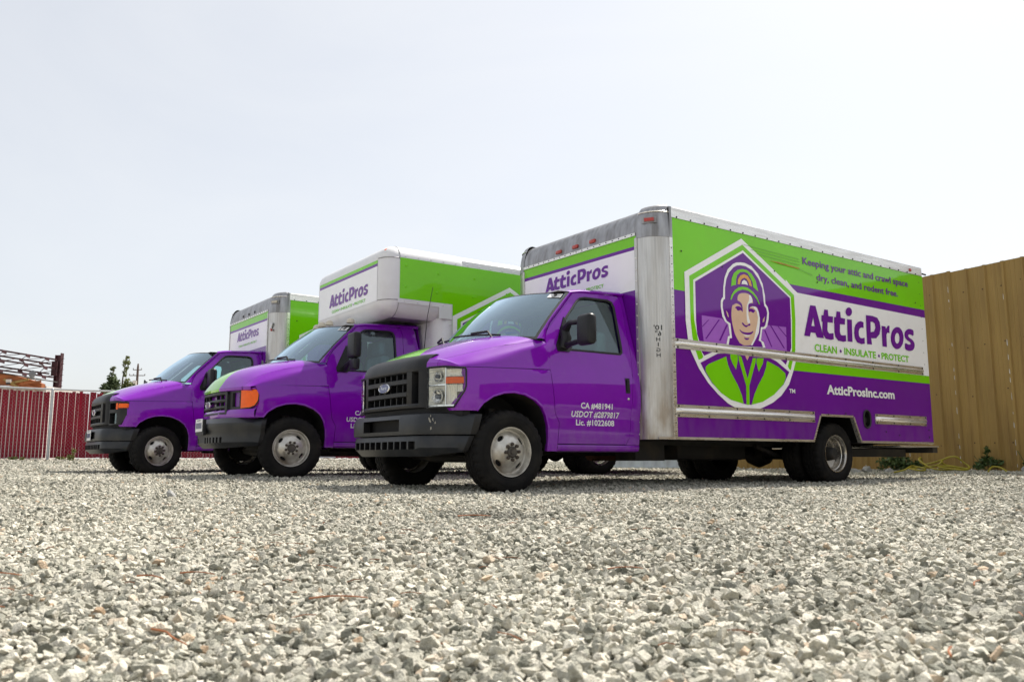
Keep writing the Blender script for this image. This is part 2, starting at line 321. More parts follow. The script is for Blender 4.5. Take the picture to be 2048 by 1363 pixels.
BADGE = [["white",0,[[2.955,2.694],[2.029,2.196],[2.03,1.927],[2.028,1.691],[2.055,1.484],[2.092,1.378],[2.203,1.206],[2.339,1.062],[2.483,0.953],[2.631,0.864],[2.74,0.824],[2.851,0.801],[2.988,0.796],[3.105,0.81],[3.213,0.84],[3.385,0.9],[3.538,0.984],[3.686,1.117],[3.774,1.272],[3.828,1.388],[3.861,1.527],[3.898,1.872],[3.927,2.194]]],["green",0,[[2.967,2.627],[2.1,2.163],[2.1,1.935],[2.1,1.698],[2.119,1.525],[2.164,1.384],[2.204,1.293],[2.686,1.453],[3.268,1.482],[3.726,1.279],[3.77,1.384],[3.831,1.517],[3.859,1.868],[3.854,2.163]]],["white",0,[[2.973,2.564],[2.16,2.13],[2.153,1.81],[2.158,1.703],[2.202,1.514],[2.248,1.383],[2.277,1.33],[2.217,1.278],[2.484,1.386],[2.686,1.445],[3.267,1.467],[3.468,1.383],[3.716,1.265],[3.676,1.322],[3.706,1.38],[3.767,1.512],[3.793,1.862],[3.79,2.13]]],["purple",0,[[2.972,2.535],[2.187,2.114],[2.183,1.747],[2.181,1.706],[2.193,1.561],[2.231,1.469],[2.258,1.376],[2.289,1.342],[2.485,1.415],[2.687,1.464],[3.268,1.49],[3.507,1.414],[3.642,1.336],[3.667,1.377],[3.756,1.535],[3.774,1.86],[3.775,2.117]]],["lilac",0,[[2.271,1.766],[2.581,1.763],[2.7,1.71],[2.738,1.585],[2.681,1.573],[2.652,1.45],[2.298,1.423],[2.271,1.641]]],["lilac",0,[[3.335,1.762],[3.678,1.77],[3.668,1.465],[3.302,1.454],[3.262,1.575],[3.208,1.579],[3.247,1.715]]],["purple",0,[[2.371,1.728],[2.274,1.654],[2.273,1.639],[2.384,1.729]]],["purple",0,[[2.53,1.745],[2.313,1.523],[2.334,1.523],[2.552,1.748]]],["purple",0,[[2.653,1.706],[2.525,1.521],[2.552,1.52],[2.671,1.693]]],["purple",0,[[3.282,1.694],[3.392,1.521],[3.414,1.518],[3.302,1.704]]],["purple",0,[[3.384,1.764],[3.613,1.523],[3.64,1.52],[3.409,1.764]]],["purple",0,[[3.52,1.765],[3.681,1.648],[3.682,1.664],[3.539,1.765]]],["purple",0,[[2.227,1.265],[2.291,1.175],[2.392,1.065],[2.528,0.969],[2.678,0.902],[2.889,0.866],[3.004,0.861],[3.205,0.901],[3.403,0.986],[3.585,1.111],[3.696,1.256],[3.467,1.367],[3.299,1.407],[2.911,1.417],[2.494,1.379]]],["green",0,[[2.631,1.359],[2.348,1.259],[2.304,1.227],[2.3,1.183],[2.393,1.072],[2.528,0.969],[2.678,0.902],[2.884,0.867],[2.86,0.955],[2.799,1.064],[2.736,1.142],[2.684,1.214],[2.654,1.271],[2.635,1.33]]],["green",0,[[3.308,1.357],[3.499,1.303],[3.619,1.239],[3.626,1.192],[3.586,1.119],[3.403,0.986],[3.205,0.901],[3.015,0.863],[3.069,0.979],[3.147,1.089],[3.237,1.194],[3.284,1.281]]],["green",0,[[2.697,1.401],[2.812,1.391],[2.817,1.342],[2.78,1.227],[2.722,1.298],[2.697,1.349]]],["green",0,[[3.132,1.376],[3.249,1.384],[3.233,1.325],[3.156,1.227],[3.121,1.332]]],["green",0,[[2.823,1.389],[2.874,1.373],[2.963,1.14],[3.065,1.371],[3.12,1.375],[3.109,1.332],[2.987,1.066],[2.98,0.861],[2.929,0.859],[2.935,1.063],[2.831,1.332]]],["skin",0,[[2.932,1.396],[3.014,1.398],[2.969,1.338]]],["white",0,[[2.921,2.42],[2.993,2.423],[3.104,2.401],[3.213,2.329],[3.286,2.225],[3.318,2.093],[3.32,2.003],[3.361,1.962],[3.375,1.903],[3.364,1.827],[3.335,1.749],[3.299,1.716],[3.247,1.708],[3.215,1.579],[3.26,1.565],[3.29,1.5],[2.636,1.478],[2.668,1.577],[2.7,1.587],[2.68,1.71],[2.629,1.734],[2.589,1.787],[2.569,1.892],[2.572,1.95],[2.595,1.985],[2.611,1.994],[2.623,2.114],[2.649,2.219],[2.703,2.313],[2.793,2.384],[2.849,2.407]]],["purple",0,[[2.919,2.387],[3.002,2.387],[3.124,2.355],[3.221,2.269],[3.277,2.171],[3.299,1.978],[3.332,1.951],[3.346,1.9],[3.329,1.824],[3.301,1.754],[3.271,1.732],[3.225,1.728],[3.205,1.649],[3.176,1.576],[3.22,1.561],[3.245,1.504],[2.673,1.481],[2.693,1.558],[2.731,1.564],[2.715,1.721],[2.656,1.744],[2.622,1.798],[2.6,1.881],[2.603,1.939],[2.62,1.97],[2.642,1.979],[2.649,2.103],[2.675,2.2],[2.722,2.279],[2.802,2.349],[2.858,2.375]]],["skin",1,[[2.846,1.988],[2.848,2.024],[2.872,2.06],[2.928,2.078],[3.012,2.086],[3.072,2.065],[3.103,2.024],[3.103,1.986],[3.143,1.954],[3.187,1.929],[3.21,1.849],[3.205,1.767],[3.181,1.661],[3.132,1.591],[3.073,1.542],[3.054,1.511],[2.877,1.497],[2.791,1.591],[2.763,1.66],[2.741,1.745],[2.734,1.823],[2.75,1.912],[2.779,1.944],[2.823,1.956],[2.862,1.982]]],["white",1,[[3.039,2.076],[3.083,2.062],[3.103,1.99],[3.033,1.975],[3.025,1.941],[3.017,1.896],[3.02,1.823],[3.047,1.759],[3.019,1.749],[2.992,1.761],[2.987,1.864],[2.998,1.953],[3.046,2.017]]],["white",0,[[3.052,1.929],[3.11,1.954],[3.165,1.941],[3.196,1.892],[3.211,1.827],[3.207,1.767],[3.183,1.662],[3.134,1.595],[3.065,1.512],[3.037,1.51],[3.098,1.588],[3.125,1.656],[3.165,1.763],[3.181,1.831],[3.162,1.896],[3.109,1.939]]],["purple",1,[[2.761,1.92],[2.779,1.947],[2.836,1.99],[2.9,1.972],[2.925,1.938],[2.926,1.857],[2.906,1.884],[2.903,1.928],[2.855,1.948],[2.812,1.951]]],["purple",1,[[2.79,1.898],[2.832,1.924],[2.886,1.926],[2.912,1.9],[2.918,1.875],[2.884,1.886],[2.856,1.871],[2.829,1.878],[2.819,1.897]]],["purple",1,[[3.027,1.971],[3.101,1.988],[3.151,1.977],[3.189,1.955],[3.143,1.95],[3.076,1.946],[3.041,1.928],[3.026,1.868],[3.016,1.925]]],["purple",1,[[3.032,1.916],[3.085,1.922],[3.146,1.902],[3.125,1.894],[3.11,1.874],[3.082,1.877],[3.055,1.889],[3.026,1.868]]],["purple",1,[[2.895,1.745],[2.92,1.751],[2.951,1.725],[2.984,1.724],[3.03,1.75],[3.046,1.748],[3.04,1.726],[3.006,1.723],[2.977,1.702],[2.95,1.706],[2.918,1.722]]],["purple",1,[[2.852,1.674],[2.903,1.648],[2.968,1.643],[3.046,1.653],[3.081,1.673],[3.091,1.661],[3.045,1.627],[2.978,1.62],[2.912,1.625],[2.87,1.648]]],["white",1,[[2.906,1.62],[2.977,1.613],[3.05,1.625],[3.01,1.606],[2.955,1.6]]],["purple",1,[[2.921,1.588],[2.97,1.581],[3.022,1.589],[2.997,1.566],[2.952,1.563]]],["green",0,[[2.746,2.129],[2.762,2.219],[2.798,2.282],[2.866,2.328],[2.944,2.347],[3.022,2.345],[3.098,2.314],[3.162,2.247],[3.202,2.126],[3.117,2.163],[3.109,2.218],[3.073,2.266],[3.031,2.312],[2.976,2.32],[2.909,2.308],[2.852,2.267],[2.832,2.213],[2.827,2.157],[2.779,2.144]]],["orange",0,[[2.854,2.166],[2.865,2.224],[2.907,2.27],[2.969,2.293],[3.029,2.282],[3.077,2.236],[3.095,2.168],[3.051,2.177],[3.036,2.216],[3.005,2.246],[2.966,2.252],[2.926,2.232],[2.902,2.2],[2.895,2.171]]],["white",0,[[2.92,2.176],[2.93,2.207],[2.965,2.228],[3.008,2.217],[3.028,2.177],[2.979,2.181]]],["green",0,[[2.725,1.98],[2.746,2.035],[2.798,2.092],[2.866,2.133],[2.932,2.148],[3.021,2.148],[3.108,2.113],[3.173,2.061],[3.221,1.983],[3.205,1.98],[3.171,2.031],[3.107,2.083],[3.03,2.115],[2.93,2.116],[2.852,2.091],[2.785,2.046],[2.743,1.983]]],["skin",0,[[2.646,1.854],[2.676,1.832],[2.69,1.783],[2.669,1.795]]],["skin",0,[[3.296,1.854],[3.281,1.797],[3.252,1.783],[3.26,1.817]]]]
LETTERS = [[0,[[4.155,2.074],[4.259,2.079],[4.393,1.702],[4.255,1.701],[4.23,1.752],[4.142,1.751],[4.12,1.701],[4.012,1.7]],[[4.203,1.937],[4.161,1.829],[4.224,1.831]]],[0,[[4.432,2.053],[4.504,2.055],[4.508,1.982],[4.602,1.983],[4.591,1.906],[4.485,1.903],[4.473,1.814],[4.484,1.784],[4.51,1.77],[4.594,1.781],[4.591,1.706],[4.534,1.693],[4.431,1.699],[4.38,1.744],[4.372,1.793],[4.382,1.899],[4.364,1.903],[4.37,1.979],[4.409,1.982]],[]],[0,[[4.682,2.057],[4.757,2.058],[4.761,1.986],[4.852,1.982],[4.839,1.908],[4.738,1.904],[4.727,1.812],[4.737,1.781],[4.761,1.768],[4.848,1.778],[4.847,1.702],[4.786,1.691],[4.68,1.697],[4.628,1.74],[4.616,1.796],[4.622,1.901],[4.616,1.905],[4.623,1.981],[4.661,1.982]],[]],[0,[[4.893,1.98],[4.993,1.983],[4.981,1.704],[4.879,1.705]],[]],[0,[[5.008,2.084],[5.003,2.066],[4.991,2.05],[4.975,2.036],[4.955,2.026],[4.934,2.021],[4.913,2.022],[4.895,2.028],[4.881,2.039],[4.873,2.053],[4.871,2.07],[4.876,2.087],[4.888,2.104],[4.904,2.118],[4.924,2.128],[4.945,2.133],[4.966,2.132],[4.984,2.126],[4.998,2.116],[5.006,2.101]],[]],[0,[[5.245,1.975],[5.238,1.903],[5.189,1.905],[5.147,1.885],[5.127,1.847],[5.129,1.796],[5.153,1.772],[5.186,1.769],[5.248,1.78],[5.246,1.705],[5.167,1.693],[5.08,1.708],[5.036,1.756],[5.027,1.819],[5.041,1.885],[5.069,1.93],[5.129,1.97],[5.186,1.985]],[]],[0,[[5.308,2.073],[5.456,2.077],[5.559,2.065],[5.612,2.01],[5.622,1.931],[5.59,1.855],[5.507,1.795],[5.395,1.786],[5.405,1.706],[5.296,1.704]],[[5.402,1.997],[5.392,1.864],[5.469,1.878],[5.506,1.934],[5.493,1.985],[5.448,2.001]]],[0,[[5.649,1.967],[5.737,1.968],[5.745,1.936],[5.798,1.985],[5.834,1.984],[5.823,1.889],[5.775,1.892],[5.748,1.862],[5.742,1.702],[5.641,1.703]],[]],[0,[[6.152,1.852],[6.144,1.819],[6.129,1.787],[6.107,1.757],[6.08,1.732],[6.049,1.712],[6.015,1.699],[5.981,1.692],[5.947,1.693],[5.917,1.702],[5.89,1.717],[5.869,1.738],[5.854,1.764],[5.847,1.794],[5.847,1.827],[5.854,1.86],[5.869,1.892],[5.89,1.921],[5.917,1.946],[5.948,1.967],[5.981,1.981],[6.016,1.987],[6.05,1.987],[6.081,1.979],[6.108,1.964],[6.13,1.942],[6.145,1.916],[6.152,1.885]],[[6.055,1.841],[6.049,1.819],[6.039,1.799],[6.024,1.782],[6.007,1.771],[5.989,1.766],[5.972,1.768],[5.958,1.777],[5.947,1.791],[5.942,1.81],[5.941,1.832],[5.947,1.854],[5.957,1.875],[5.971,1.891],[5.988,1.903],[6.006,1.908],[6.023,1.906],[6.038,1.897],[6.049,1.882],[6.055,1.863]]],[1,[[6.414,1.975],[6.404,1.898],[6.318,1.919],[6.266,1.907],[6.275,1.874],[6.372,1.847],[6.424,1.796],[6.395,1.725],[6.315,1.692],[6.227,1.692],[6.167,1.708],[6.178,1.797],[6.262,1.773],[6.318,1.781],[6.317,1.808],[6.22,1.835],[6.176,1.886],[6.195,1.942],[6.276,1.988],[6.364,1.988]],[]]]
# ------------------------------------------------------------------ cab surfaces (truck frame: x rearward, y to the passenger side, z up)
Yp = hermite([-.66, -.64, -.61, -.57, -.53, -.48, -.40, -.25, 0, 3], [.55, .62, .74, .84, .905, .955, .982, .994, 1.0, 1.0])
def yside(x, z):
    y = Yp(x)
    if z <= .707: y -= .010*sstep(.715, .690, z) + .22*max(0, .69-z)**2
    elif z < 1.085: y += .013*sin(pi*(z-.707)/.385)
    if z > 1.08:
        y -= .009*sstep(1.082, 1.098, z) + .17*max(0, min(z, 1.30)-1.09)
        if z > 1.30: y -= .290*(z-1.30)
    return y
zcr = lambda x: 1.072+(min(max(x, -.55), .45)+.49)*.031      # crease where fender meets hood
DOOR = [(.545, .425), (.555, .62), (.495, .72), (.452, 1.05), (.442, 1.395), (.478, 1.483), (.545, 1.572), (.688, 1.706), (.85, 1.865), (.905, 1.915), (1.0, 1.938), (1.45, 1.955), (1.52, 1.94), (1.545, 1.86), (1.50, 1.2), (1.462, .9), (1.445, .5), (1.40, .425)]
WIN = [(.565, 1.315), (.60, 1.40), (.735, 1.625), (.93, 1.83), (.985, 1.868), (1.05, 1.882), (1.35, 1.888), (1.405, 1.872), (1.425, 1.82), (1.402, 1.40), (1.393, 1.335), (1.365, 1.318)]
ARCH = [(.432, .355), (.434, .48), (.428, .58), (.398, .68), (.342, .757), (.26, .816), (.14, .862), (.02, .876), (-.09, .866), (-.20, .832), (-.30, .768), (-.352, .70)]
def wsb(t): return Vector((.03+.305*abs(t)**2.1, .93*t, 1.43-.041*t*t))
def wst(t): return Vector((.625+.235*abs(t)**2.1, .775*t, 1.957-.039*t*t))
def wsurf(t, v):
    a, b = wsb(t), wst(t); p = a.lerp(b, v); k = .028*sin(pi*v)*(1-.55*t*t)
    return p+Vector((-.68, 0, .73))*k
def sidefn(s, off=0.0): return lambda x, z: (x, s*(yside(x, z)+off), z)

def hood_defs(old):
    if old:
        xf = hermite([0, .3, .5, .7, .85, .93, 1.0], [-.705, -.695, -.655, -.60, -.545, -.51, -.45])
        zc = hermite([0, .05, .14, .3, .6, 1], [1.062, 1.12, 1.205, 1.29, 1.372, 1.440]); n0 = 2.6
    else:
        xf = hermite([0, .3, .5, .62, .72, .85, .93, 1.0], [-.635, -.622, -.602, -.590, -.578, -.556, -.52, -.46])
        zc = hermite([0, .08, .2, .45, .7, 1], [1.222, 1.245, 1.278, 1.338, 1.390, 1.440]); n0 = 1.75
    def xc(y):
        y = abs(y)
        if y < .90: return .015+.305*(y/.93)**2.1
        return lerp(.015+.305*(.9/.93)**2.1, .438, sstep(.88, .945, y))
    Yc = lambda u: yside(lerp(-.49, .438, u), 1.098) if u > .12 else lerp(.945, yside(-.38, 1.098), u/.12)
    nn = lambda u: lerp(n0, 5.0, u**1.0)
    def H(u, a):
        n = nn(u); Y = Yc(u); y = Y*abs(cos(a))**(2/n); x = lerp(xf(y), xc(y), u)
        zk = zcr(lerp(-.49, .438, u)) + (0 if not old else -.02*(1-u)**4)
        z = zk+.006+(zc(u)-zk)*abs(sin(a))**(2/n)
        if u > .3:
            y = lerp(y, min(y, yside(max(x, -.2), z)), sstep(.3, .7, u)); x = lerp(xf(y), xc(y), u)
        return x, y, z
    return H, xf
def cab_shell(T, P):
    old = P['front'] == 'old'; cb = P['cab_back']; H, xf = hood_defs(old); A0 = radians(34)
    # brow: the sheet that runs from the bonnet's front edge down to the top of the lamp
    xl = hermite([.60, .632, .74, .83, .895, .942, .975], [-.662, -.655, -.632, -.60, -.56, -.515, -.462])
    def brow(row):
        out = [row, [], [], [], []]
        for x, y, z in row:
            qx, qz = xl(min(max(abs(y), .60), .975))+.002, 1.089-.02*sstep(.80, .975, abs(y)); qz = min(qz, z-.004); b = .020*sstep(0, .06, z-qz)
            out[1].append((lerp(x, qx, .3)-b*.7, y, lerp(z, qz, .25)+b*.5)); out[2].append((lerp(x, qx, .7)-b*.8, y, lerp(z, qz, .62)+b*.3)); out[3].append((qx, y, qz)); out[4].append((qx+.03, y, qz-.012))
        return out
    # fenders
    for s in (-1, 1):
        mb = MB()
        fr = [(-.352, .70), (-.44, .70), (-.425, .80), (-.405, .86), (-.405, .96), (-.44, 1.04), (-.455, zcr(-.455))] if old else [(-.352, .70), (-.545, .70), (-.56, .725), (-.475, .872), (-.478, 1.05), (-.49, zcr(-.49))]
        out = ARCH[:-1]+fr+[(x, zcr(x)) for x in (-.3, -.1, .1, .3)]+[(.444, zcr(.44)), (.446, 1.05), (.489, .72), (.549, .62), (.539, .425), (.54, .355)]
        panel(mb, out[::-1] if False else out, [], .05, sidefn(s), M_paint, s > 0, (0, -s*.045, 0), M_paint)
        # upper fender rolling into the bonnet
        us = [0, .03, .07, .12, .2, .3, .4, .5, .6, .7, .8, .88, .94, 1]; an = [A0*k/9 for k in range(10)]
        rows = []
        for u in us: rows.append([(lambda q: (q[0], s*q[1], q[2]))(H(u, a)) for a in an])
        rows.append([(p[0]+.05, p[1]-s*.004, p[2]+.006) for p in rows[-1]])
        mb.grid(rows, M_paint, s > 0)
        lip = [[(p[0]-.004, p[1], p[2]) for p in rows[0]], [(p[0]+.004, p[1], p[2]-.035) for p in rows[0]], [(p[0]+.03, p[1]-s*.0, p[2]-.05) for p in rows[0]]]
        if old: mb.grid([rows[0]]+lip[1:], M_paint, s < 0)
        else: mb.grid(brow(rows[0]), M_paint, s < 0)
        # rolled arch lip
        P3 = [Vector(sidefn(s, -.004)(x, z)) for x, z in ARCH]; mb.tube(P3, .011, M_paint, 8)
        mb.build('fender', T, 30)
        w = MB(); ring = [(x, z) for x, z in ARCH]
        rows = [[(x+.0, s*(yside(x, z)-.02), z+.004) for x, z in ring], [(x*1.05+.0, s*.50, z+.03) for x, z in ring]]
        w.grid(rows, M_chas, s > 0); w.build('wheel_arch_liner', T, 40)
        # rocker below the door
        r = MB(); xs = np.linspace(.545, cb, 10)
        r.grid([[(x, s*(yside(x, z)-o), z) for x in xs] for z, o in ((.418, .012), (.41, .004), (.385, .0), (.36, .008), (.35, .03), (.35, .12))], M_paint, s < 0)
        r.build('rocker_panel', T, 40)
    # bonnet
    mb = MB(); an = [A0+.006+(pi/2-A0-.006)*k/14 for k in range(15)]; us = [0, .02, .05, .09, .14, .2, .28, .36, .45, .55, .65, .75, .85, .93, 1]
    rows = []
    for u in us:
        L = [H(u, a) for a in an]; rows.append([(x, -y, z) for x, y, z in L]+[(x, y, z) for x, y, z in L[-2::-1]])
    mb.grid(rows, M_hood if not old else M_hood2)
    f0 = rows[0]
    mb.grid([f0, [(p[0]-.006, p[1], p[2]-.012) for p in f0], [(p[0]-.002, p[1], p[2]-.04) for p in f0], [(p[0]+.04, p[1], p[2]-.05) for p in f0]], M_hood if not old else M_hood2, True)
    if not old:
        for sg in (-1, 1):
            rw = [p for p in f0 if p[1]*sg > .57]
            if sg > 0: rw = rw[::-1]
            mb.grid(brow(rw), M_paint, sg < 0)
    mb.build('bonnet', T, 30)
    # cowl
    mb = MB(); ts = np.linspace(-1, 1, 25); rows = [[], [], []]
    for t in ts:
        t *= .90; y = .93*t; a = abs(y)
        hx = .015+.305*(a/.93)**2.1-.015; b = wsb(t)
        rows[0].append((hx, y, b.z-.016)); rows[1].append(((hx+b.x)/2+.01, y, b.z-.03)); rows[2].append((b.x+.03, y, b.z-.004))
    mb.grid(rows, M_black); mb.build('cowl', T, 40)
    # windscreen
    mb = MB(); ts = [-1, -.972, -.9, -.8, -.7, -.6, -.5, -.4, -.3, -.2, -.1, 0, .1, .2, .3, .4, .5, .6, .7, .8, .9, .972, 1]; vsn = [0, .045, .15, .3, .45, .6, .75, .88, .97, 1]
    G = [[wsurf(t, v) for t in ts] for v in vsn]
    for i in range(len(vsn)-1):
        for j in range(len(ts)-1):
            edge = i in (0, len(vsn)-2) or j in (0, len(ts)-2)
            mb.add([G[i][j], G[i][j+1], G[i+1][j+1], G[i+1][j]], [(0, 3, 2, 1)], M_seal if edge else M_wind)
    o = mb.build('windscreen', T, None)
    bm = bmesh.new(); bm.from_mesh(o.data); bmesh.ops.remove_doubles(bm, verts=bm.verts, dist=1e-5); bmesh.ops.recalc_face_normals(bm, faces=bm.faces)
    for f in bm.faces: f.smooth = True
    bm.to_mesh(o.data); bm.free()
    st = MB()
    if P.get('sticker'):
        fn = lambda a, b: wsurf(a, b)+Vector((-.0045, 0, .0045))
        t0, t1 = -.955, -.80
        rr = [[fn(lerp(t0, t1, i/4), lerp(.86, .952, j/3)) for i in range(5)] for j in range(4)]
        st.grid(rr, M_decalw)
        f2 = lambda a, b: wsurf(a, b)+Vector((-.0075, 0, .0075))
        n = len(P['sticker']); w = (t1-t0)
        text(st, P['sticker'], f2, t1-w*(.34 if n == 1 else .18), t0+w*(.34 if n == 1 else .18), .872, .942, M_decalk, .03)
        st.build('windscreen_sticker', T, None)
    # pillars, roof, cab sides behind the door
    mb = MB()
    D = [(.442, 1.395), (.478, 1.483), (.545, 1.572), (.688, 1.706), (.85, 1.865), (.905, 1.915)]
    zs = [d[1] for d in D]
    for s in (-1, 1):
        rows = []
        for k in range(13):
            z = lerp(zs[0], zs[-1], k/12); x = float(np.interp(z, zs, [d[0] for d in D])); q = Vector((x-.006, s*yside(x, z), z))
            v = (z-1.389)/(1.918-1.389); w = wsurf(s*1.0, min(max(v, 0), 1)); w.y = s*abs(w.y)
            m = (q+w)/2+Vector((-.016, s*.018, .004))
            rows.append([w, w.lerp(m, .5)+Vector((-.005, s*.004, 0)), m, q.lerp(m, .4)+Vector((-.003, s*.005, 0)), q])
        mb.grid(rows, M_paint, s > 0)
        # corner between fender top, windscreen foot and door
        # side rail above the door
        xs = np.linspace(.86, cb, 14); rr = []
        for x in xs:
            zt = float(np.interp(x, [.86, 1.0, 1.5, 2.2], [1.925, 1.952, 1.985, 2.02])); zd = float(np.interp(x, [.86, .905, 1.0, 1.45, 2.2], [1.885, 1.918, 1.941, 1.958, 1.965]))
            y0 = yside(1.0, zd); rr.append([(x, s*y0, zd), (x, s*(y0+.006), (zd+zt)/2+.002), (x, s*(y0-.008), zt), (x, s*(y0-.05), zt+.022)])
        mb.grid(rr, M_paint, s > 0)
        mb.tube([(x, s*(yside(1, 1.95)+.008), float(np.interp(x, [.86, 1.0, 1.5, 2.2], [1.918, 1.945, 1.972, 2.0]))) for x in xs], .012, M_paint, 6)
        back = [(1.406, .42), (1.452, .5), (1.469, .9), (1.507, 1.2), (1.552, 1.86), (1.528, 1.945), (1.52, 1.962)]
        if P['slant']: out = back+[(cb-.10, 1.985), (cb-.055, 1.93), (cb, 1.5), (cb+.02, 1.2), (cb+.02, .42)]
        else: out = back+[(cb, 1.975), (cb, 1.2), (cb, .42)]
        panel(mb, out[::-1], [], .07, sidefn(s, -.004), M_paint, s > 0, (0, -s*.05, 0), M_paint)
    ts = np.linspace(-1, 1, 21); rows = []
    zed = lambda x: float(np.interp(x, [.66, .86, 1.0, 1.5, 2.2], [1.957, 1.957, 1.975, 2.008, 2.03]))
    for k in range(9):
        row = []
        for t in ts:
            f = wst(t); x = lerp(f.x, cb-(.10 if P['slant'] else 0), k/8); ze = lerp(f.z, float(np.interp(x, [.86, 1.0, 1.5, 2.2], [1.925, 1.952, 1.985, 2.02])), sstep(0, .3, k/8)) + .0
            row.append((x, .765*t if k else f.y, ze+.045*(1-abs(t)**3.5)*sstep(0, .35, k/8)))
        rows.append(row)
    mb.grid(rows, M_gwhite if P.get('white_roof') else M_paint)
    fx = cb+(.0 if not P['slant'] else 0)
    mb.add([(fx, -.93, .42), (fx, .93, .42), (fx, .93, 1.35), (fx, .76, 1.98), (fx, -.76, 1.98), (fx, -.93, 1.35)], [tuple(range(6))], M_paint)
    mb.build('cab_shell', T, 35)
    tr = MB(); tr.add([(fx-.03, -.92, .5), (fx-.03, .92, .5), (fx-.03, .92, 1.35), (fx-.03, .75, 1.93), (fx-.03, -.75, 1.93), (fx-.03, -.92, 1.35)], [tuple(range(6))], M_seat); tr.add([(.75, -.74, 1.93), (fx-.03, -.74, 1.955), (fx-.03, .74, 1.955), (.75, .74, 1.93)], [(0, 1, 2, 3)], M_seat); tr.build('cab_lining', T, None)
    # doors
    for s in (-1, 1):
        mb = MB(); panel(mb, DOOR, [WIN], .05, sidefn(s), M_paint, s > 0, (0, -s*.045, 0), M_paint)
        d = mb.build('door', T, 30)
        g = MB(); panel(g, WIN, [], .09, sidefn(s, -.018), M_glass, s > 0); g.build('side_window', d, 40)
        q = MB(); q.tube([sidefn(s, -.004)(x, z) for x, z in resample(WIN, .05)], .013, M_seal, 6, True); q.build('window_seal', d, 40)
        h = MB(); hx = 1.405
        panel(h, [(hx-.03, .925), (hx+.028, .925), (hx+.028, 1.075), (hx-.03, 1.075)], [], None, sidefn(s, .004), M_seal, s > 0)
        rbox(h, (hx-.018, min(s*1.008, s*1.024), .94), (hx+.016, max(s*1.008, s*1.024), 1.06), .007, M_black, 2)
        h.build('door_handle', d, 40)
        l = MB(); bolt_mb(l, (1.413, s*yside(1.41, .869), .869), .014, (0, s, 0), M_aluh, 12, .35); l.build('door_lock', d, 40)
        m = MB()
        panel(m, [(.562, 1.29), (.70, 1.29), (.745, 1.34), (.735, 1.60), (.715, 1.645), (.60, 1.43), (.556, 1.345)], [], .06, sidefn(s, .012), M_black, s > 0, (0, -s*.03, 0))
        m.build('mirror_base', d, 40)
        # side mirror
        m = MB()
        if not old:
            rbox(m, (.585, min(s*1.19, s*1.40), 1.315), (.685, max(s*1.19, s*1.40), 1.605), .045, M_black, 4)
            for z0, z1 in ((1.335, 1.365), (1.56, 1.545)):
                m.tube([(.66, s*.955, z0+.02 if z0 < 1.4 else z0-.06), (.63, s*1.06, lerp(z0, z1, .5)), (.625, s*1.22, z1)], [.045, .026, .024], M_black, 10)
            m.tube([(.64, s*.945, 1.33), (.655, s*.975, 1.42), (.66, s*.93, 1.53)], [.05, .055, .04], M_black, 10)
        else:
            rbox(m, (.60, min(s*1.15, s*1.385), 1.44), (.70, max(s*1.15, s*1.385), 1.755), .032, M_black, 4)
            rbox(m, (.61, min(s*1.20, s*1.375), 1.29), (.69, max(s*1.20, s*1.375), 1.435), .03, M_black, 4)
            m.tube([(.66, s*.955, 1.33), (.64, s*1.08, 1.375), (.64, s*1.25, 1.41)], [.04, .028, .026], M_black, 10)
        mo = m.build('side_mirror', T, 40)
        gl = MB(); z0, z1 = (1.35, 1.57) if not old else (1.48, 1.72); ya, yb = (1.22, 1.37) if not old else (1.18, 1.355); xx = .688 if not old else .703
        gl.add([(xx, s*ya, z0), (xx, s*yb, z0), (xx, s*yb, z1), (xx, s*ya, z1)], [(0, 1, 2, 3)], M_mirr, s < 0); gl.build('mirror_glass', mo, None)
    # interior
    mb = MB(); mb.box((.62, 0, 1.20), (.42, 1.72, .30), M_dash); mb.box((.35, 0, 1.30), (.35, 1.6, .12), M_dash); mb.build('dashboard', T, 35)
    mb = MB(); c = Vector((.90, -.42, 1.32)); pts = [c+Vector((.06*sin(a)*.5, .19*cos(a), .17*sin(a))) for a in np.linspace(0, 2*pi, 25)[:-1]]
    mb.tube(pts, .014, M_black, 6, True); mb.tube([c, (.7, -.42, 1.2)], .02, M_black, 6); mb.box(c, (.03, .3, .04), M_black); mb.build('steering_wheel', T, 40)
    for y in (-.44, .44):
        mb = MB(); rbox(mb, (.95, y-.26, .80), (1.40, y+.26, 1.0), .05, M_seat, 3); rbox(mb, (1.30, y-.25, .95), (1.44, y+.25, 1.58), .05, M_seat, 3); rbox(mb, (1.32, y-.13, 1.60), (1.42, y+.13, 1.78), .04, M_seat, 3); mb.build('seat', T, 40)
    # bulk of the engine bay and floor that blocks the view through
    mb = MB(); mb.box((.20, 0, .82), (1.25, 1.00, .62), M_dark); mb.box((.98, 0, .50), (1.1, 1.88, .16), M_dark); mb.box((.47, 0, 1.08), (.26, 1.7, .5), M_dark); mb.build('engine_bay', T, None)
    # wipers
    for y0, y1 in ((-.62, .06), (.12, .74)):
        mb = MB(); t0, t1 = y0/.93, y1/.93
        a = wsurf(t0, -.01)+Vector((-.03, 0, .03)); pts = [wsurf(lerp(t0, t1, k/6), .02+.045*k/6)+Vector((-.03, 0, .026)) for k in range(7)]
        mb.tube(pts, .009, M_black, 6); mb.tube([wsurf(t0+.05, -.04)+Vector((-.03, 0, .01)), wsurf(t0+.12, .03)+Vector((-.06, 0, .055)), pts[3]+Vector((-.016, 0, .014))], .013, M_black, 6)
        mb.build('wiper', T, 40)
    return xf

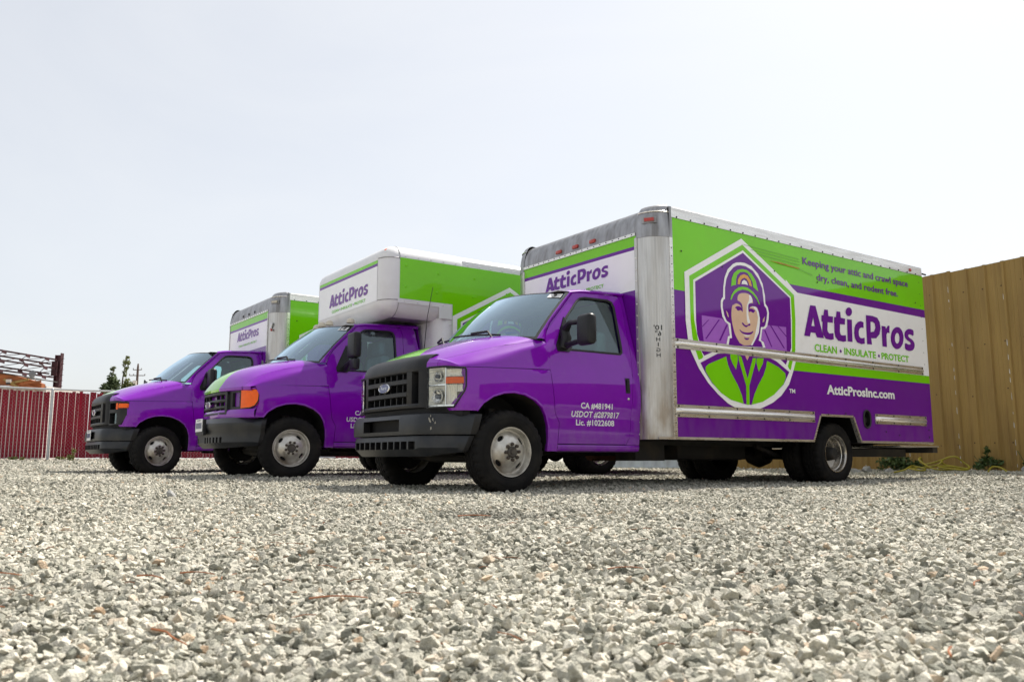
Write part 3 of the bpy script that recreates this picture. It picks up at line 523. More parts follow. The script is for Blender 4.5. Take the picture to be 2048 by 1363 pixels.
# ------------------------------------------------------------------ fronts
def curve_fn(pts):
    """Plan curve (x, y) -> function of its fraction."""
    P = np.array(pts); d = np.r_[0, np.cumsum(np.hypot(*np.diff(P, axis=0).T))]; L = d[-1]
    fx, fy = hermite(d/L, P[:, 0]), hermite(d/L, P[:, 1]); return (lambda f: (fx(f), fy(f))), L
def sweep_y(mb, xg, y0, y1, prof, mat, n=14, endcap=True):
    """Section (dx, z) carried along the nose curve x = xg(y)."""
    rows = []
    for y in np.linspace(y0, y1, n): rows.append([(xg(abs(y))+dx, y, z) for dx, z in prof])
    mb.grid(rows, mat, True, True)
    if endcap: mb.add(rows[0], [tuple(range(len(prof)))], mat); mb.add(rows[-1], [tuple(range(len(prof)))[::-1]], mat)
def emblem(T, x, z, sc=1.0):
    mb = MB(); a, b = .115*sc, .046*sc; N = 36
    el = lambda k, dx: [(x+dx, -k*a*cos(2*pi*i/N), z+k*b*sin(2*pi*i/N)) for i in range(N)]
    mb.grid([el(1.0, .0), el(1.0, -.018), el(.90, -.024), el(.86, -.018)], M_chrome, False, True)
    mb.add(el(.865, -.0185), [tuple(range(N))], M_blue)
    text(mb, 'Ford', lambda u, v: (x-.0205, -u, z+v), -.052*sc, .052*sc, -.013*sc, .016*sc, M_chrome, .0)
    mb.build('badge_oval', T, 40, fixn=False)
def front_new(T, P):
    work = P['front'] == 'work'
    xg = hermite([0, .3, .39, .47, .556, .60, .635], [-.738, -.733, -.726, -.714, -.692, -.668, -.635])
    mb = MB()
    cap = [(.01, 1.052), (-.004, 1.062), (-.008, 1.085), (.0, 1.12), (.022, 1.162), (.06, 1.198), (.098, 1.217), (.125, 1.214), (.125, 1.06)]
    sweep_y(mb, xg, -.62, .62, cap, M_black, 21)
    sweep_y(mb, xg, -.62, .62, [(.02, .726), (0, .734), (-.006, .755), (0, .772), (.09, .772), (.09, .726)], M_black, 21)
    for s in (-1, 1):
        sweep_y(mb, xg, s*.556, s*.622, [(-.004, .735), (-.008, 1.07), (.09, 1.07), (.09, .735)], M_black, 5)
        sweep_y(mb, xg, s*.395, s*.468, [(.004, .76), (-.004, .775), (-.006, 1.06), (.07, 1.06), (.07, .76)], M_black, 4)
    o = mb.build('grille', T, 35, fixn=True)
    for z0, z1 in ((.838, .885), (.952, 1.0)):
        b = MB(); sweep_y(b, xg, -.395, .395, [(.004, z0), (-.006, z0+.006), (-.006, z1-.006), (.004, z1), (.06, z1), (.06, z0)], M_black, 13); b.build('grille_bar', o, 35, fixn=True)
    for y in (-.29, -.175, -.06, .06, .175, .29):
        b = MB(); b.box((xg(abs(y))+.045, y, .91), (.05, .012, .32), M_black); b.build('grille_rib', o, None)
    b = MB(); sweep_y(b, xg, -.6, .6, [(.10, .72), (.10, 1.2), (.14, 1.2), (.14, .72)], M_dark, 9); b.box((-.60, .10, .99), (.02, .09, .05), pm('orange glow lamp', (.35, .06, .01), .4)); b.build('radiator', o, None)
    emblem(T, -.742, .936)
    # lamps
    HL, L = curve_fn([(-.655, .632), (-.632, .74), (-.60, .83), (-.56, .895), (-.515, .942), (-.462, .975)])
    out = [(0, .728), (.74, .728), (.97, .868), (1, .91), (1, 1.05), (.98, 1.066), (.5, 1.082), (0, 1.085)]
    for s in (-1, 1):
        def fn(f, z, off=0.0, s=s):
            x, y = HL(f); x2, y2 = HL(min(1, f+.02)); x1, y1 = HL(max(0, f-.02)); tx, ty = x2-x1, y2-y1; n = sqrt(tx*tx+ty*ty); nx, ny = -ty/n, tx/n
            return (x+nx*off, s*(y+ny*off), z)
        B = (lambda pts: [(f*L, z) for f, z in pts])
        wrap = lambda off: (lambda u, z: fn(u/L, z, off))
        if not work:
            mb = MB()
            # reflector bowl pieces behind the lens
            def cell(f0, f1, z0, z1, d, mat, seed):
                r = random.Random(seed); n, m = 8, 4
                rows = [[fn(lerp(f0, f1, i/n), lerp(z0, z1, j/m), -(d*sin(pi*min(max(i/n, .02), .98))*sin(pi*min(max(j/m, .02), .98))+.012+.007*(i % 2)+.004*r.random())) for i in range(n+1)] for j in range(m+1)]
                mb.grid(rows, mat, s > 0)
            cell(.02, .52, .93, 1.075, .06, M_refl, 1); cell(.54, .98, .995, 1.06, .04, M_refl, 2); cell(.02, .52, .735, .915, .07, M_refl, 3); cell(.54, .80, .735, .925, .05, M_refl, 4); cell(.76, .95, .86, .925, .02, M_refl, 5)
            panel(mb, B(out), [], .04, wrap(-.085), M_refl, s > 0)
            mb.grid([[fn(f, z, -.004) for f, z in resample(out, .06)], [fn(f, z, -.09) for f, z in resample(out, .06)]], M_black, s < 0, True)
            h = mb.build('headlight', T, 20)
            for cf, cz, rr in ((.27, 1.0, .046), (.27, .825, .062)):
                b = MB(); N = 20; c = Vector(fn(cf, cz, -.03)); ux = (Vector(fn(cf+.05, cz, -.03))-Vector(fn(cf-.05, cz, -.03))).normalized(); nrm = (Vector(fn(cf, cz, 0))-c).normalized(); uz = Vector((0, 0, 1))
                ring = lambda q, d: [c+(ux*cos(2*pi*k/N)+uz*sin(2*pi*k/N))*rr*q+nrm*d for k in range(N)]
                b.grid([ring(1.0, 0), ring(.95, .012), ring(.80, .004), ring(.55, -.030), ring(.30, -.045)], M_chrome, False, True); b.grid([ring(.30, -.045), ring(.26, .0), ring(.14, .012)], M_bulb, False, True); b.add(ring(.14, .012), [tuple(range(N))], M_bulb)
                b.build('lamp_bowl', h, 50)
            b = MB()
            for z in (.945, .972, 1.03, 1.056, .752, .775, .875, .90): panel(b, B([(.06, z), (.50, z), (.50, z+.004), (.06, z+.004)]), [], .05, wrap(-.006), M_flute, s > 0)
            kind(b.build('lens_flute', h, None), 'stuff')
            b = MB(); panel(b, B([(.01, .918), (.53, .918), (.53, .93), (.01, .93)]), [], .05, wrap(-.008), M_chrome, s > 0); panel(b, B([(.525, .735), (.545, .735), (.545, 1.07), (.525, 1.07)]), [], .05, wrap(-.009), M_chrome, s > 0)
            panel(b, B([(.0, .73), (.75, .73), (.75, .75), (.0, .75)]), [], .05, wrap(-.008), M_chrome, s > 0); panel(b, B([(.0, .73), (.028, .73), (.028, 1.083), (.0, 1.083)]), [], .05, wrap(-.007), M_chrome, s > 0)
            b.build('lamp_trim', h, None)
            b = MB(); panel(b, B([(.54, .932), (.985, .932), (.985, .988), (.54, .988)]), [], .03, wrap(-.006), M_amber, s > 0, None); b.build('amber_reflector', h, None)
            b = MB(); panel(b, B(out), [], .03, wrap(.002), M_lens, s > 0); b.build('lamp_lens', h, None)
            b = MB(); b.tube([fn(f, z, .0) for f, z in resample(out, .08)], .008, M_black, 6, True); b.build('lamp_gasket', h, 40)
        else:
            mb = MB(); slot = [(.04, .955), (.58, .955), (.58, 1.055), (.04, 1.055)]; sq = [(.05, .745), (.55, .745), (.55, .905), (.05, .905)]
            panel(mb, B(out), [B(slot), B(sq)], .03, wrap(0), M_black, s > 0, (.06, -s*.02, 0), M_black)
            panel(mb, B(out), [], .05, wrap(-.07), M_dark, s > 0)
            h = mb.build('headlight_bezel', T, 30)
            b = MB(); panel(b, B(sq), [], .03, wrap(-.045), M_glass, s > 0); b.build('lamp_lens', h, None)
            b = MB(); panel(b, B([(.63, .975), (.96, .978), (.965, 1.0), (.965, 1.03), (.95, 1.04), (.66, 1.042), (.63, 1.02)]), [], .03, wrap(.012), M_amber, s > 0, (.02, 0, 0)); b.build('amber_lamp', h, 30)
            b = MB(); panel(b, B([(.47, .955), (.56, .955), (.56, 1.05), (.47, 1.05)]), [], .03, wrap(-.004), M_amber, s > 0, (.02, 0, 0)); b.build('amber_lamp', h, 30)
    b = MB(); sweep_y(b, hermite([0, .4, .7, .95], [-.70, -.69, -.62, -.46]), -.93, .93, [(0, .66), (0, .74), (.08, .74), (.08, .66)], M_dark, 15); b.build('front_valance', T, None)
    # bumper
    half = [(-.79, 0), (-.788, .20), (-.786, .37), (-.776, .52), (-.757, .645), (-.745, .675), (-.65, .80), (-.50, .905), (-.345, .985)]
    BC, L = curve_fn(half)
    def bf(u, z, off=0.0):
        f = min(abs(u)/L, 1); x, y = BC(f); x2, y2 = BC(min(1, f+.015)); x1, y1 = BC(max(0, f-.015)); tx, ty = x2-x1, y2-y1; n = sqrt(tx*tx+ty*ty) or 1; nx, ny = -ty/n, tx/n
        sg = 1 if u >= 0 else -1
        return (x+nx*off, -sg*(y+ny*off), z)
    def up(u, z): return bf(u, z, -.022*sstep(.645, .672, z)**1.5-.006*sstep(.512, .496, z))
    def lo(u, z): return bf(u, z, -.016-.010*sstep(.47, .485, z)-.075*sstep(.375, .305, z)**1.4)
    c = L-.02
    top = [(-c, .672), (-c+.045, .495), (c-.045, .495), (c, .672)]
    low = [(-c+.05, .484), (-c+.11, .345), (-.66, .305), (.66, .305), (c-.11, .345), (c-.05, .484)]
    slot = [(-.365, .528), (.365, .528), (.365, .635), (-.365, .635)]
    holes = [[(u, .368), (u+.100, .368), (u+.100, .438), (u, .438)] for u in (-.60, -.475, -.355, -.235, -.115, .015, .135, .255, .375, .50)]
    mb = MB(); panel(mb, top, [slot], .05, up, M_bump, False, (.07, 0, 0), M_black); panel(mb, low, holes, .05, lo, M_bump, False, (.05, 0, 0), M_black)
    us = np.linspace(-c, c, 41)
    mb.grid([[bf(u, .672, -.022) for u in us], [bf(u, .680, -.04) for u in us], [bf(u, .680, -.13) for u in us]], M_bump, False)
    b = mb.build('bumper', T, 32)
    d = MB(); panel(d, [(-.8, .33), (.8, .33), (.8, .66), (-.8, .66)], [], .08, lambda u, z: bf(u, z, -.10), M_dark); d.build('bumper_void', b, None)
    if P.get('plate'): licence_plate(b, bf(.0, .585, .012), .0)
    else:
        w = MB(); r = random.Random(3)
        for k in range(9):
            u, z = .80+r.uniform(-.035, .035), .59+r.uniform(-.05, .06); q = r.uniform(.004, .012)
            panel(w, [(u-q*.5, z-q), (u+q*.6, z-q*.4), (u+q*.3, z+q*1.7), (u-q*.4, z+q)], [], None, lambda a, e: bf(a, e, .0022+.0003*k), M_scuff)
        kind(w.build('bumper_scrape', b, None), 'stuff')
def licence_plate(par, c, yaw):
    x, y, z = c; mb = MB(); mb.box((x-.006, y, z), (.006, .305, .155), M_decalw); o = mb.build('licence_plate', par, None)
    b = MB(); r = random.Random(5)
    for k in range(7): b.box((x-.0105, y-.115+.038*k, z-.005), (.002, .022, .07), M_plateink)
    b.box((x-.0105, y, z+.06), (.002, .16, .012), M_plateink); b.build('plate_embossing', o, None)
def front_old(T, P):
    xg = hermite([0, .3, .5, .66, .78, .88, .97], [-.672, -.662, -.618, -.580, -.545, -.50, -.425])
    mb = MB()
    fr = [(-.022, 0), (-.03, .008), (-.03, .03), (-.01, .036), (.07, .036), (.07, 0)]
    sweep_y(mb, xg, -.52, .52, [(a, .738+b*1.1) for a, b in fr], M_black, 15); sweep_y(mb, xg, -.52, .52, [(a, .985+b*1.1) for a, b in fr], M_black, 15)
    for s in (-1, 1): sweep_y(mb, xg, s*.475, s*.52, [(-.03, .745), (-.03, 1.015), (.07, 1.015), (.07, .745)], M_black, 3)
    o = mb.build('grille', T, 35, fixn=True)
    for z in (.835, .915):
        b = MB(); sweep_y(b, xg, -.48, .48, [(-.022, z-.016), (-.028, z), (-.022, z+.016), (.04, z+.016), (.04, z-.016)], M_black, 13); b.build('grille_bar', o, 35, fixn=True)
    for y in (-.33, -.17, .17, .33):
        b = MB(); b.box((xg(abs(y))+.02, y, .875), (.05, .014, .24), M_black); b.build('grille_rib', o, None)
    b = MB(); sweep_y(b, xg, -.5, .5, [(.07, .74), (.07, 1.0), (.1, 1.0), (.1, .74)], M_dark, 9); b.build('radiator', o, None)
    emblem(T, -.712, .875, .9)
    HL, L = curve_fn([(xg(y), y) for y in (.525, .60, .68, .76, .84, .91, .96, .975)][:-1]+[(-.405, .978)])
    for s in (-1, 1):
        def fn(f, z, off=0.0, s=s):
            x, y = HL(f); x2, y2 = HL(min(1, f+.02)); x1, y1 = HL(max(0, f-.02)); tx, ty = x2-x1, y2-y1; n = sqrt(tx*tx+ty*ty); nx, ny = -ty/n, tx/n
            return (x+nx*off, s*(y+ny*off), z)
        B = lambda pts: [(f*L, z) for f, z in pts]; wrap = lambda off: (lambda u, z: fn(u/L, z, off))
        bez = [(0, .80), (.475, .80), (.475, 1.028), (0, 1.022)]; hole = [(.14, .83), (.44, .83), (.44, 1.0), (.14, 1.0)]
        mb = MB(); panel(mb, B(bez), [B(hole)], .03, wrap(.004), M_black, s > 0, (.07, 0, 0)); h = mb.build('headlight_bezel', T, 30)
        b = MB(); panel(b, B(hole), [], .03, wrap(-.055), M_refl, s > 0); b.build('lamp_reflector', h, 30)
        b = MB(); panel(b, B(hole), [], .03, wrap(-.02), M_lens, s > 0); b.build('lamp_lens', h, None)
        am = [(.485, .805), (.80, .812), (.92, .838), (.985, .89), (1, .96), (.985, 1.012), (.93, 1.03), (.485, 1.032)]
        b = MB(); panel(b, B(am), [], .03, wrap(.006), M_amber, s > 0, (.03, -s*.02, 0), M_amber); a = b.build('corner_lamp', h, 30)
        b = MB(); b.tube([fn(f, z, .002) for f, z in resample(am, .08)], .008, M_seal, 6, True); b.build('lamp_gasket', h, 40)
    # painted valance under the lamps
    mb = MB(); rows = []
    for y in np.linspace(-.975, .975, 41):
        x = xg(abs(y)); rows.append([(x-.028, y, 1.045), (x-.02, y, 1.03), (x+.03, y, 1.02), (x+.03, y, .80), (x-.015, y, .798), (x-.028, y, .775), (x-.03, y, .74), (x-.022, y, .70), (x+.03, y, .69)])
    mb.grid(rows, M_paint, True); mb.build('front_valance', T, 35)
    half = [(-.79, 0), (-.782, .25), (-.755, .45), (-.70, .64), (-.615, .80), (-.50, .91), (-.355, .985)]
    BC, L = curve_fn(half); c = L
    def bf(u, z, off=0.0):
        f = min(abs(u)/L, 1); x, y = BC(f); x2, y2 = BC(min(1, f+.015)); x1, y1 = BC(max(0, f-.015)); tx, ty = x2-x1, y2-y1; n = sqrt(tx*tx+ty*ty) or 1; nx, ny = -ty/n, tx/n
        return (x+nx*off, -(1 if u >= 0 else -1)*(y+ny*off), z)
    def fn(u, z):
        off = -.09*max(0, (z-.63)/.08)**2.2*(z > .63)-.035*sstep(.57, .535, z)+.0-.07*sstep(.42, .34, z)**1.5
        return bf(u, z, off)
    out = [(-c, .70), (-c+.02, .52), (-c+.05, .37), (-.5, .345), (.5, .345), (c-.05, .37), (c-.02, .52), (c, .70)]
    holes = [[(u, .405), (u+.05, .405), (u+.055, .475), (u, .475)] for u in (-.56, -.47, -.38, .02, .12, .22, .33, .42, .51)]
    mb = MB(); panel(mb, out, holes, .045, fn, M_bump, False, (.05, 0, 0), M_black)
    us = np.linspace(-c, c, 41); mb.grid([[fn(u, .70) for u in us], [bf(u, .705, -.12) for u in us]], M_bump); b = mb.build('bumper', T, 40)
    d = MB(); panel(d, [(-.9, .37), (.9, .37), (.9, .66), (-.9, .66)], [], .08, lambda u, z: bf(u, z, -.13), M_dark); d.box((-.80, 0, .60), (.03, .36, .19), M_black); d.build('plate_bracket', b, None)
    licence_plate(b, (-.818, 0, .625), 0)

# ------------------------------------------------------------------ wheels and chassis
def tyre_mb(inner=False):
    mb = MB(); n = 120
    prof = [(.014, .208), (.004, .222), (-.012, .262), (-.014, .292), (-.006, .330), (.004, .350), (.016, .363), (.034, .369), (.058, .3715), (.062, .362), (.072, .362), (.076, .3725), (.105, .373), (.109, .363), (.119, .363), (.123, .373), (.150, .3725), (.154, .362), (.164, .362), (.168, .3715), (.192, .369), (.21, .363), (.222, .350), (.232, .330), (.238, .29), (.232, .25), (.215, .208)]
    rows = []
    for i, (a, r) in enumerate(prof):
        ring = []
        for k in range(n):
            t = 2*pi*k/n; rr = r
            if 5 <= i <= 8 or 19 <= i <= 22: rr -= .011*(k % 4 == 0)
            elif r > .37: rr -= .007*((k+2) % 4 == 0)
            if rr*cos(t) > 10: pass
            ring.append((rr*cos(t), a, rr*sin(t)))
        rows.append(ring)
    mb.grid(rows, M_rub, True, True)
    for rr, aa in ((.300, -.0150), (.245, -.006)):
        mb.lathe([(aa, rr-.002), (aa-.0015, rr), (aa, rr+.002)], M_rub, 64, flip=True)
    return mb
MESH = {}
def part_copy(key, maker, name, parent, loc=(0, 0, 0), rot=(0, 0, 0)):
    if key not in MESH:
        o = maker().build(name, parent, 32); MESH[key] = o.data
    else:
        o = bpy.data.objects.new(name, MESH[key]); COL.objects.link(o); o.parent = parent
    o.location = loc; o.rotation_euler = rot; return o
def rim_front():
    mb = MB()
    mb.lathe([(.02, .214), (.002, .2205), (-.004, .219), (-.003, .212), (.006, .208), (.014, .204), (.03, .200), (.055, .196)], M_rim, 56, flip=True)
    mb.lathe([(.055, .196), (.12, .19), (.2, .205)], M_rim, 40, flip=True)
    d = hermite([0, .090, .098, .115, .135, .16, .185, .198], [-.012, -.012, -.002, .006, .016, .034, .054, .052])
    N = 56; out = [(.198*cos(2*pi*k/N), .198*sin(2*pi*k/N)) for k in range(N)]; holes = []
    for q in range(4):
        a0 = pi/4+.25+q*pi/2; hl = []
        for k in range(18):
            t = 2*pi*k/18; r = .152+.017*sin(t); a = a0+.24*cos(t); hl.append((r*cos(a), r*sin(a)))
        holes.append(hl)
    panel(mb, out, holes, .016, lambda a, b: (a, d(sqrt(a*a+b*b)), b), M_rim, False, (0, .02, 0))
    return mb
def rim_rear():
    mb = MB()
    mb.lathe([(.02, .214), (.002, .2205), (-.004, .219), (-.003, .212), (.006, .206), (.02, .200), (.05, .196), (.055, .188), (.10, .184), (.125, .178), (.13, .12), (.12, .10), (.115, .085)], M_chromy, 56, flip=True)
    mb.lathe([(.115, .085), (.05, .075), (.02, .068), (.012, .06), (.012, 0.0)], M_chas, 30, flip=True)
    return mb
def hub_mb():
    mb = MB(); mb.lathe([(-.008, .052), (-.022, .050), (-.030, .040), (-.028, .024), (-.036, .022), (-.037, 0.0)], M_hub, 28, flip=True); return mb
def lug_mb():
    mb = MB(); mb.lathe([(0, .0165), (-.024, .0155), (-.031, .009), (-.032, 0)], M_lug, 6, flip=True); return mb
def rotor_mb():
    mb = MB(); mb.lathe([(.06, .0), (.06, .165), (.10, .165), (.10, 0)], M_dark, 30, flip=True); mb.lathe([(.03, 0), (.03, .05), (.2, .05)], M_chas, 12, flip=True); return mb
def wheel(T, x, y, z, s, kind_='front', steer=0.0, spin=0.0, inner=False):
    """s = -1 faces the driver's side."""
    w = bpy.data.objects.new('wheel', None); COL.objects.link(w); w.parent = T; w.location = (x, y, z); w.empty_display_size = .1
    w.rotation_euler = (0, spin if s < 0 else -spin, (pi if s > 0 else 0)+steer)
    w.rotation_mode = 'XYZ'
    part_copy('tyre', tyre_mb, 'tyre', w)
    if kind_ == 'front':
        part_copy('rimf', rim_front, 'rim', w); part_copy('hub', hub_mb, 'hub', w)
        for k in range(8):
            a = 2*pi*(k+.5)/8; part_copy('lug', lug_mb, 'lug_nut', w, (.069*cos(a), -.007, .069*sin(a)), (0, -a, 0))
        part_copy('rotor', rotor_mb, 'brake_disc', w)
    elif not inner: part_copy('rimr', rim_rear, 'rim', w)
    return w
def chassis(T, P):
    dz = 0; xr = P['axle']; xe = P['box_end']
    mb = MB()
    for s in (-1, 1): mb.box(((xe-.6)/2, s*.43, .52), (xe+.6-.3, .07, .17), M_chas)
    for x in (.35, 1.2, 2.2, 3.2, 4.1, xr+.6, xe-.3): mb.box((x, 0, .50), (.09, .9, .12), M_chas)
    mb.build('chassis_frame', T, None)
    mb = MB(); mb.tube([(0, -.78, .33), (.0, -.4, .30), (0, .4, .30), (0, .78, .33)], .05, M_chas, 8); mb.tube([(.12, -.7, .36), (.12, .7, .36)], .02, M_chas, 6); mb.box((.05, 0, .42), (.4, .6, .2), M_dark)
    for s in (-1, 1): mb.tube([(.05, s*.55, .36), (.05, s*.58, .75)], .055, M_chas, 8)
    mb.build('front_axle', T, 40)
    mb = MB(); mb.tube([(xr, -.95, .34), (xr, .95, .34)], .065, M_chas, 10)
    mb.lathe([(-.16, .02), (-.14, .12), (0, .17), (.14, .12), (.16, .02)], M_chas, 16, (xr, 0, .34)); mb.tube([(xr, 0, .36), (1.5, 0, .42)], .045, M_chas, 8)
    for s in (-1, 1): mb.tube([(xr-.7, s*.50, .44), (xr-.3, s*.5, .32), (xr, s*.5, .27), (xr+.3, s*.5, .32), (xr+.7, s*.5, .44)], .03, M_chas, 6)
    mb.build('rear_axle', T, 40)
    mb = MB(); rbox(mb, (2.75, -.38, .27), (3.95, .32, .47), .05, M_chas, 2); mb.build('fuel_tank', T, 40)
    mb = MB(); mb.tube([(1.0, .3, .36), (2.4, .40, .36), (xr-.6, .52, .36), (xr-.1, .62, .62), (xr+.5, .60, .42), (xr+1.2, .95, .40)], .04, M_chas, 8); mb.tube([(2.2, .5, .36), (2.75, .55, .36)], .1, M_rust, 10); mb.build('exhaust_pipe', T, 40)
    mb = MB(); mb.box((1.93, -.62, .365), (.42, .30, .20), M_chas); mb.build('battery_box', T, None)
    st = P.get('steer', 0.0)
    wheel(T, 0, -.995, .345, -1, 'front', st, P.get('spin', .2)); wheel(T, 0, .995, .345, 1, 'front', st, .5)
    yo = P['rear_y']
    for s in (-1, 1):
        wheel(T, xr, s*yo, .345, s, 'rear', 0, .3); wheel(T, xr, s*(yo-.285), .345, s, 'rear', 0, .9, True)
# ------------------------------------------------------------------ more materials
def stripe_paint(name, lim, xe):
    """Bonnet paint with the printed green centre stripe (|y| < lim)."""
    m = M_paint.copy(); m.name = name; nt = m.node_tree; b = nt.nodes['Principled BSDF']
    tc = nt.nodes.new('ShaderNodeTexCoord'); sp = nt.nodes.new('ShaderNodeSeparateXYZ'); nt.links.new(tc.outputs['Object'], sp.inputs[0])
    ab = nt.nodes.new('ShaderNodeMath'); ab.operation = 'ABSOLUTE'; nt.links.new(sp.outputs['Y'], ab.inputs[0])
    lt = nt.nodes.new('ShaderNodeMath'); lt.operation = 'LESS_THAN'; lt.inputs[1].default_value = lim; nt.links.new(ab.outputs[0], lt.inputs[0])
    tp = nt.nodes.new('ShaderNodeMapRange'); tp.inputs['From Min'].default_value = -.66; tp.inputs['From Max'].default_value = xe; tp.inputs['To Min'].default_value = lim; tp.inputs['To Max'].default_value = 0
    nt.links.new(sp.outputs['X'], tp.inputs['Value']); nt.links.new(tp.outputs[0], lt.inputs[1])
    mx = nt.nodes.new('ShaderNodeMix'); mx.data_type = 'RGBA'; src = b.inputs['Base Color'].links[0].from_socket
    nt.links.new(src, mx.inputs['A']); mx.inputs['B'].default_value = (.16, .50, .012, 1); nt.links.new(lt.outputs[0], mx.inputs['Factor']); nt.links.new(mx.outputs['Result'], b.inputs['Base Color'])
    return m
M_hood = stripe_paint('bonnet paint', .42, -.12); M_hood2 = stripe_paint('bonnet paint broad stripe', .34, .25)
M_scuff = pm('scuffed plastic', (.34, .32, .28), .7, var=.3, vscale=40)
M_plateink = pm('plate ink', (.10, .11, .20), .5, var=.1)
M_chromy = pm('worn chrome rim', (0.60, 0.57, 0.52), 0.22, .9, 0, var=.15, vscale=12, dirt=(.07, .045, .02), dirt_amt=.75, dirt_scale=6, dirt_lo=.45, dirt_hi=.72, rvar=.1)
M_wire_refl = pm('painted wire reflection', (.05, .16, .01), .5); M_streak = pm('orange streak', (.42, .26, .03), .5, var=.3, vscale=20); M_scr3 = pm('crease shine', (.34, .58, .16), .3)  # dark green paints the reflected wires, orange is a plain streak
M_bulb = pm('bulb shield', (.16, .18, .22), .2, .4); M_flute = pm('lens flute', (.55, .56, .56), .25, .2)
M_hub = pm('hub steel', (.09, .08, .07), .5, .5, var=.3, vscale=20)
M_lug = pm('lug nut steel', (.07, .055, .045), .5, .5, var=.3, vscale=30)
M_rust = pm('rusty steel', (.10, .035, .012), .8, 0, var=.4, vscale=8)
M_door = pm('roll door', (.55, .55, .55), .4, .2, var=.1)

# ------------------------------------------------------------------ bodies
COLR = {'white': M_wrapW, 'green': M_wrapG, 'purple': M_wrapP, 'lilac': M_lilac, 'skin': M_skin, 'orange': M_orange}
def side_graphics(T, side_y, dx, dz, x_front, x_end, full=True):
    """Printed side: emblem, name and slogans, laid on the driver's side panel."""
    badge = MB()
    for i, (c, sm, pts) in enumerate(BADGE):
        pts = [(x+dx, z+dz) for x, z in pts]
        if sm: pts = chaikin(pts, 1)
        off = side_y-.0040-.00022*i
        V, F, _ = poly2d(pts, [], None)
        badge.add([(a, off, b) for a, b in V], F, COLR[c])
    b = badge.build('emblem_print', T, None)
    fn = lambda x, z: (x+dx, side_y-.0045, z+dz)
    letters(T, fn)
    t = MB(); text(t, 'Keeping your attic and crawl space', fn, 4.05, 6.345, 2.556, 2.642, M_wrapP, .016); text(t, 'dry, clean, and rodent free.', fn, 4.315, 6.085, 2.394, 2.476, M_wrapP, .016); kind(t.build('slogan_lettering', T, None), 'stuff')
    t = MB(); text(t, 'CLEAN', fn, 4.20, 4.645, 1.532, 1.620, M_wrapG, .022); text(t, 'INSULATE', fn, 4.797, 5.48, 1.535, 1.620, M_wrapG, .022); text(t, 'PROTECT', fn, 5.605, 6.248, 1.537, 1.620, M_wrapG, .022)
    for cx in (4.722, 5.545): t.add([fn(cx+.019*cos(a), 1.572+.019*sin(a)) for a in np.linspace(0, 2*pi, 14)[:-1]], [tuple(range(13))], M_wrapP)
    kind(t.build('motto_lettering', T, None), 'stuff')
    t = MB(); text(t, 'AtticProsInc.com', fn, 4.395, 5.845, 1.038, 1.150, M_decalw, .035); text(t, 'TM', fn, 3.682, 3.79, 1.020, 1.066, M_decalw, .03); kind(t.build('website_lettering', T, None), 'stuff')
def letters(T, fn):
    L = MB()
    for i, (sm, o, h) in enumerate(LETTERS):
        if sm: o = chaikin(o, 1)
        V, F, _ = poly2d(o, [h] if h else [], None); L.add([fn(a, c) for a, c in V], F, M_wrapP)
        if i == 3: continue                                          # the i keeps its dot
        L.build('letter', T, None); L = MB()
def front_graphics(T, x, dz, k=1.0, y0=.548, y1=-.553, zb=2.218, zt=2.379, tag_=(.455, -.473, 2.108, 2.145)):
    """Name on the front wall; reads from ahead of the truck."""
    xs = [p[0] for l in LETTERS for p in l[1]]; a0, a1 = min(xs), max(xs); b0, b1 = 1.700, 2.079
    fn = lambda a, b: (x-.004, lerp(y0, y1, (a-a0)/(a1-a0)), lerp(zb, zt, (b-b0)/(b1-b0))+dz)
    letters(T, fn); L = MB()
    f2 = lambda u, v: (x-.004, -u, v+dz); ya, yb, z0, z1 = tag_
    w = ya-yb; text(L, 'CLEAN', f2, -ya, -ya+w*.225, z0, z1, M_wrapG, .02); text(L, 'INSULATE', f2, -ya+w*.29, -ya+w*.62, z0, z1, M_wrapG, .02); text(L, 'PROTECT', f2, -ya+w*.69, -yb, z0, z1, M_wrapG, .02)
    for q in (.258, .655): L.add([f2(-ya+w*q+.012*cos(a), (z0+z1)/2+.012*sin(a)) for a in np.linspace(0, 2*pi, 12)[:-1]], [tuple(range(11))], M_wrapP)
    kind(L.build('front_lettering', T, None), 'stuff')
def bolts_row(mb, pts, d, r=.009, mat=None):
    for p in pts: bolt_mb(mb, p, r, d, mat or M_aluh, 6, .6)
def rub_rail(T, side_y, x0, x1, z0, z1, n, name='rub_rail'):
    zc = (z0+z1)/2; h = (z1-z0)/2; prof = [(0, -h), (-.006, -h), (-.008, -h*.45), (-.022, -h*.36), (-.036, -h*.18), (-.041, 0), (-.036, h*.18), (-.022, h*.36), (-.008, h*.45), (-.006, h), (0, h)]
    mb = MB(); xs = [x0, x0+.05, x1-.05, x1]
    rows = []
    for i, x in enumerate(xs):
        k = .15 if i in (0, 3) else 1
        rows.append([(x, side_y-.004+(a*(k if abs(b) < h*.46 else 1)), zc+b) for a, b in prof])
    mb.grid(rows, M_aluh, True); mb.add(rows[0], [tuple(range(len(prof)))], M_aluh); mb.add(rows[-1], [tuple(range(len(prof)))[::-1]], M_aluh)
    o = mb.build(name, T, 30)
    b = MB()
    for k in range(n):
        x = lerp(x0+.03, x1-.03, k/(n-1))
        for z in (zc-h*.75, zc+h*.75): bolt_mb(b, (x, side_y-.010, z), .012, (0, -1, 0), M_chas, 6, .7)
    kind(b.build('rail_bolts', o, None), 'stuff')
def marker_light(T, c, d, mat, w=.06, name='marker_light'):
    mb = MB(); x, y, z = c; rbox(mb, (x-.02, y-w, z-.022), (x+.02, y+w, z+.022), .012, mat, 2); o = mb.build(name, T, 40)
    return o
def flatten(G, T):
    for o in list(G.children): o.parent = T; o.location = o.location+G.location
    bpy.data.objects.remove(G)
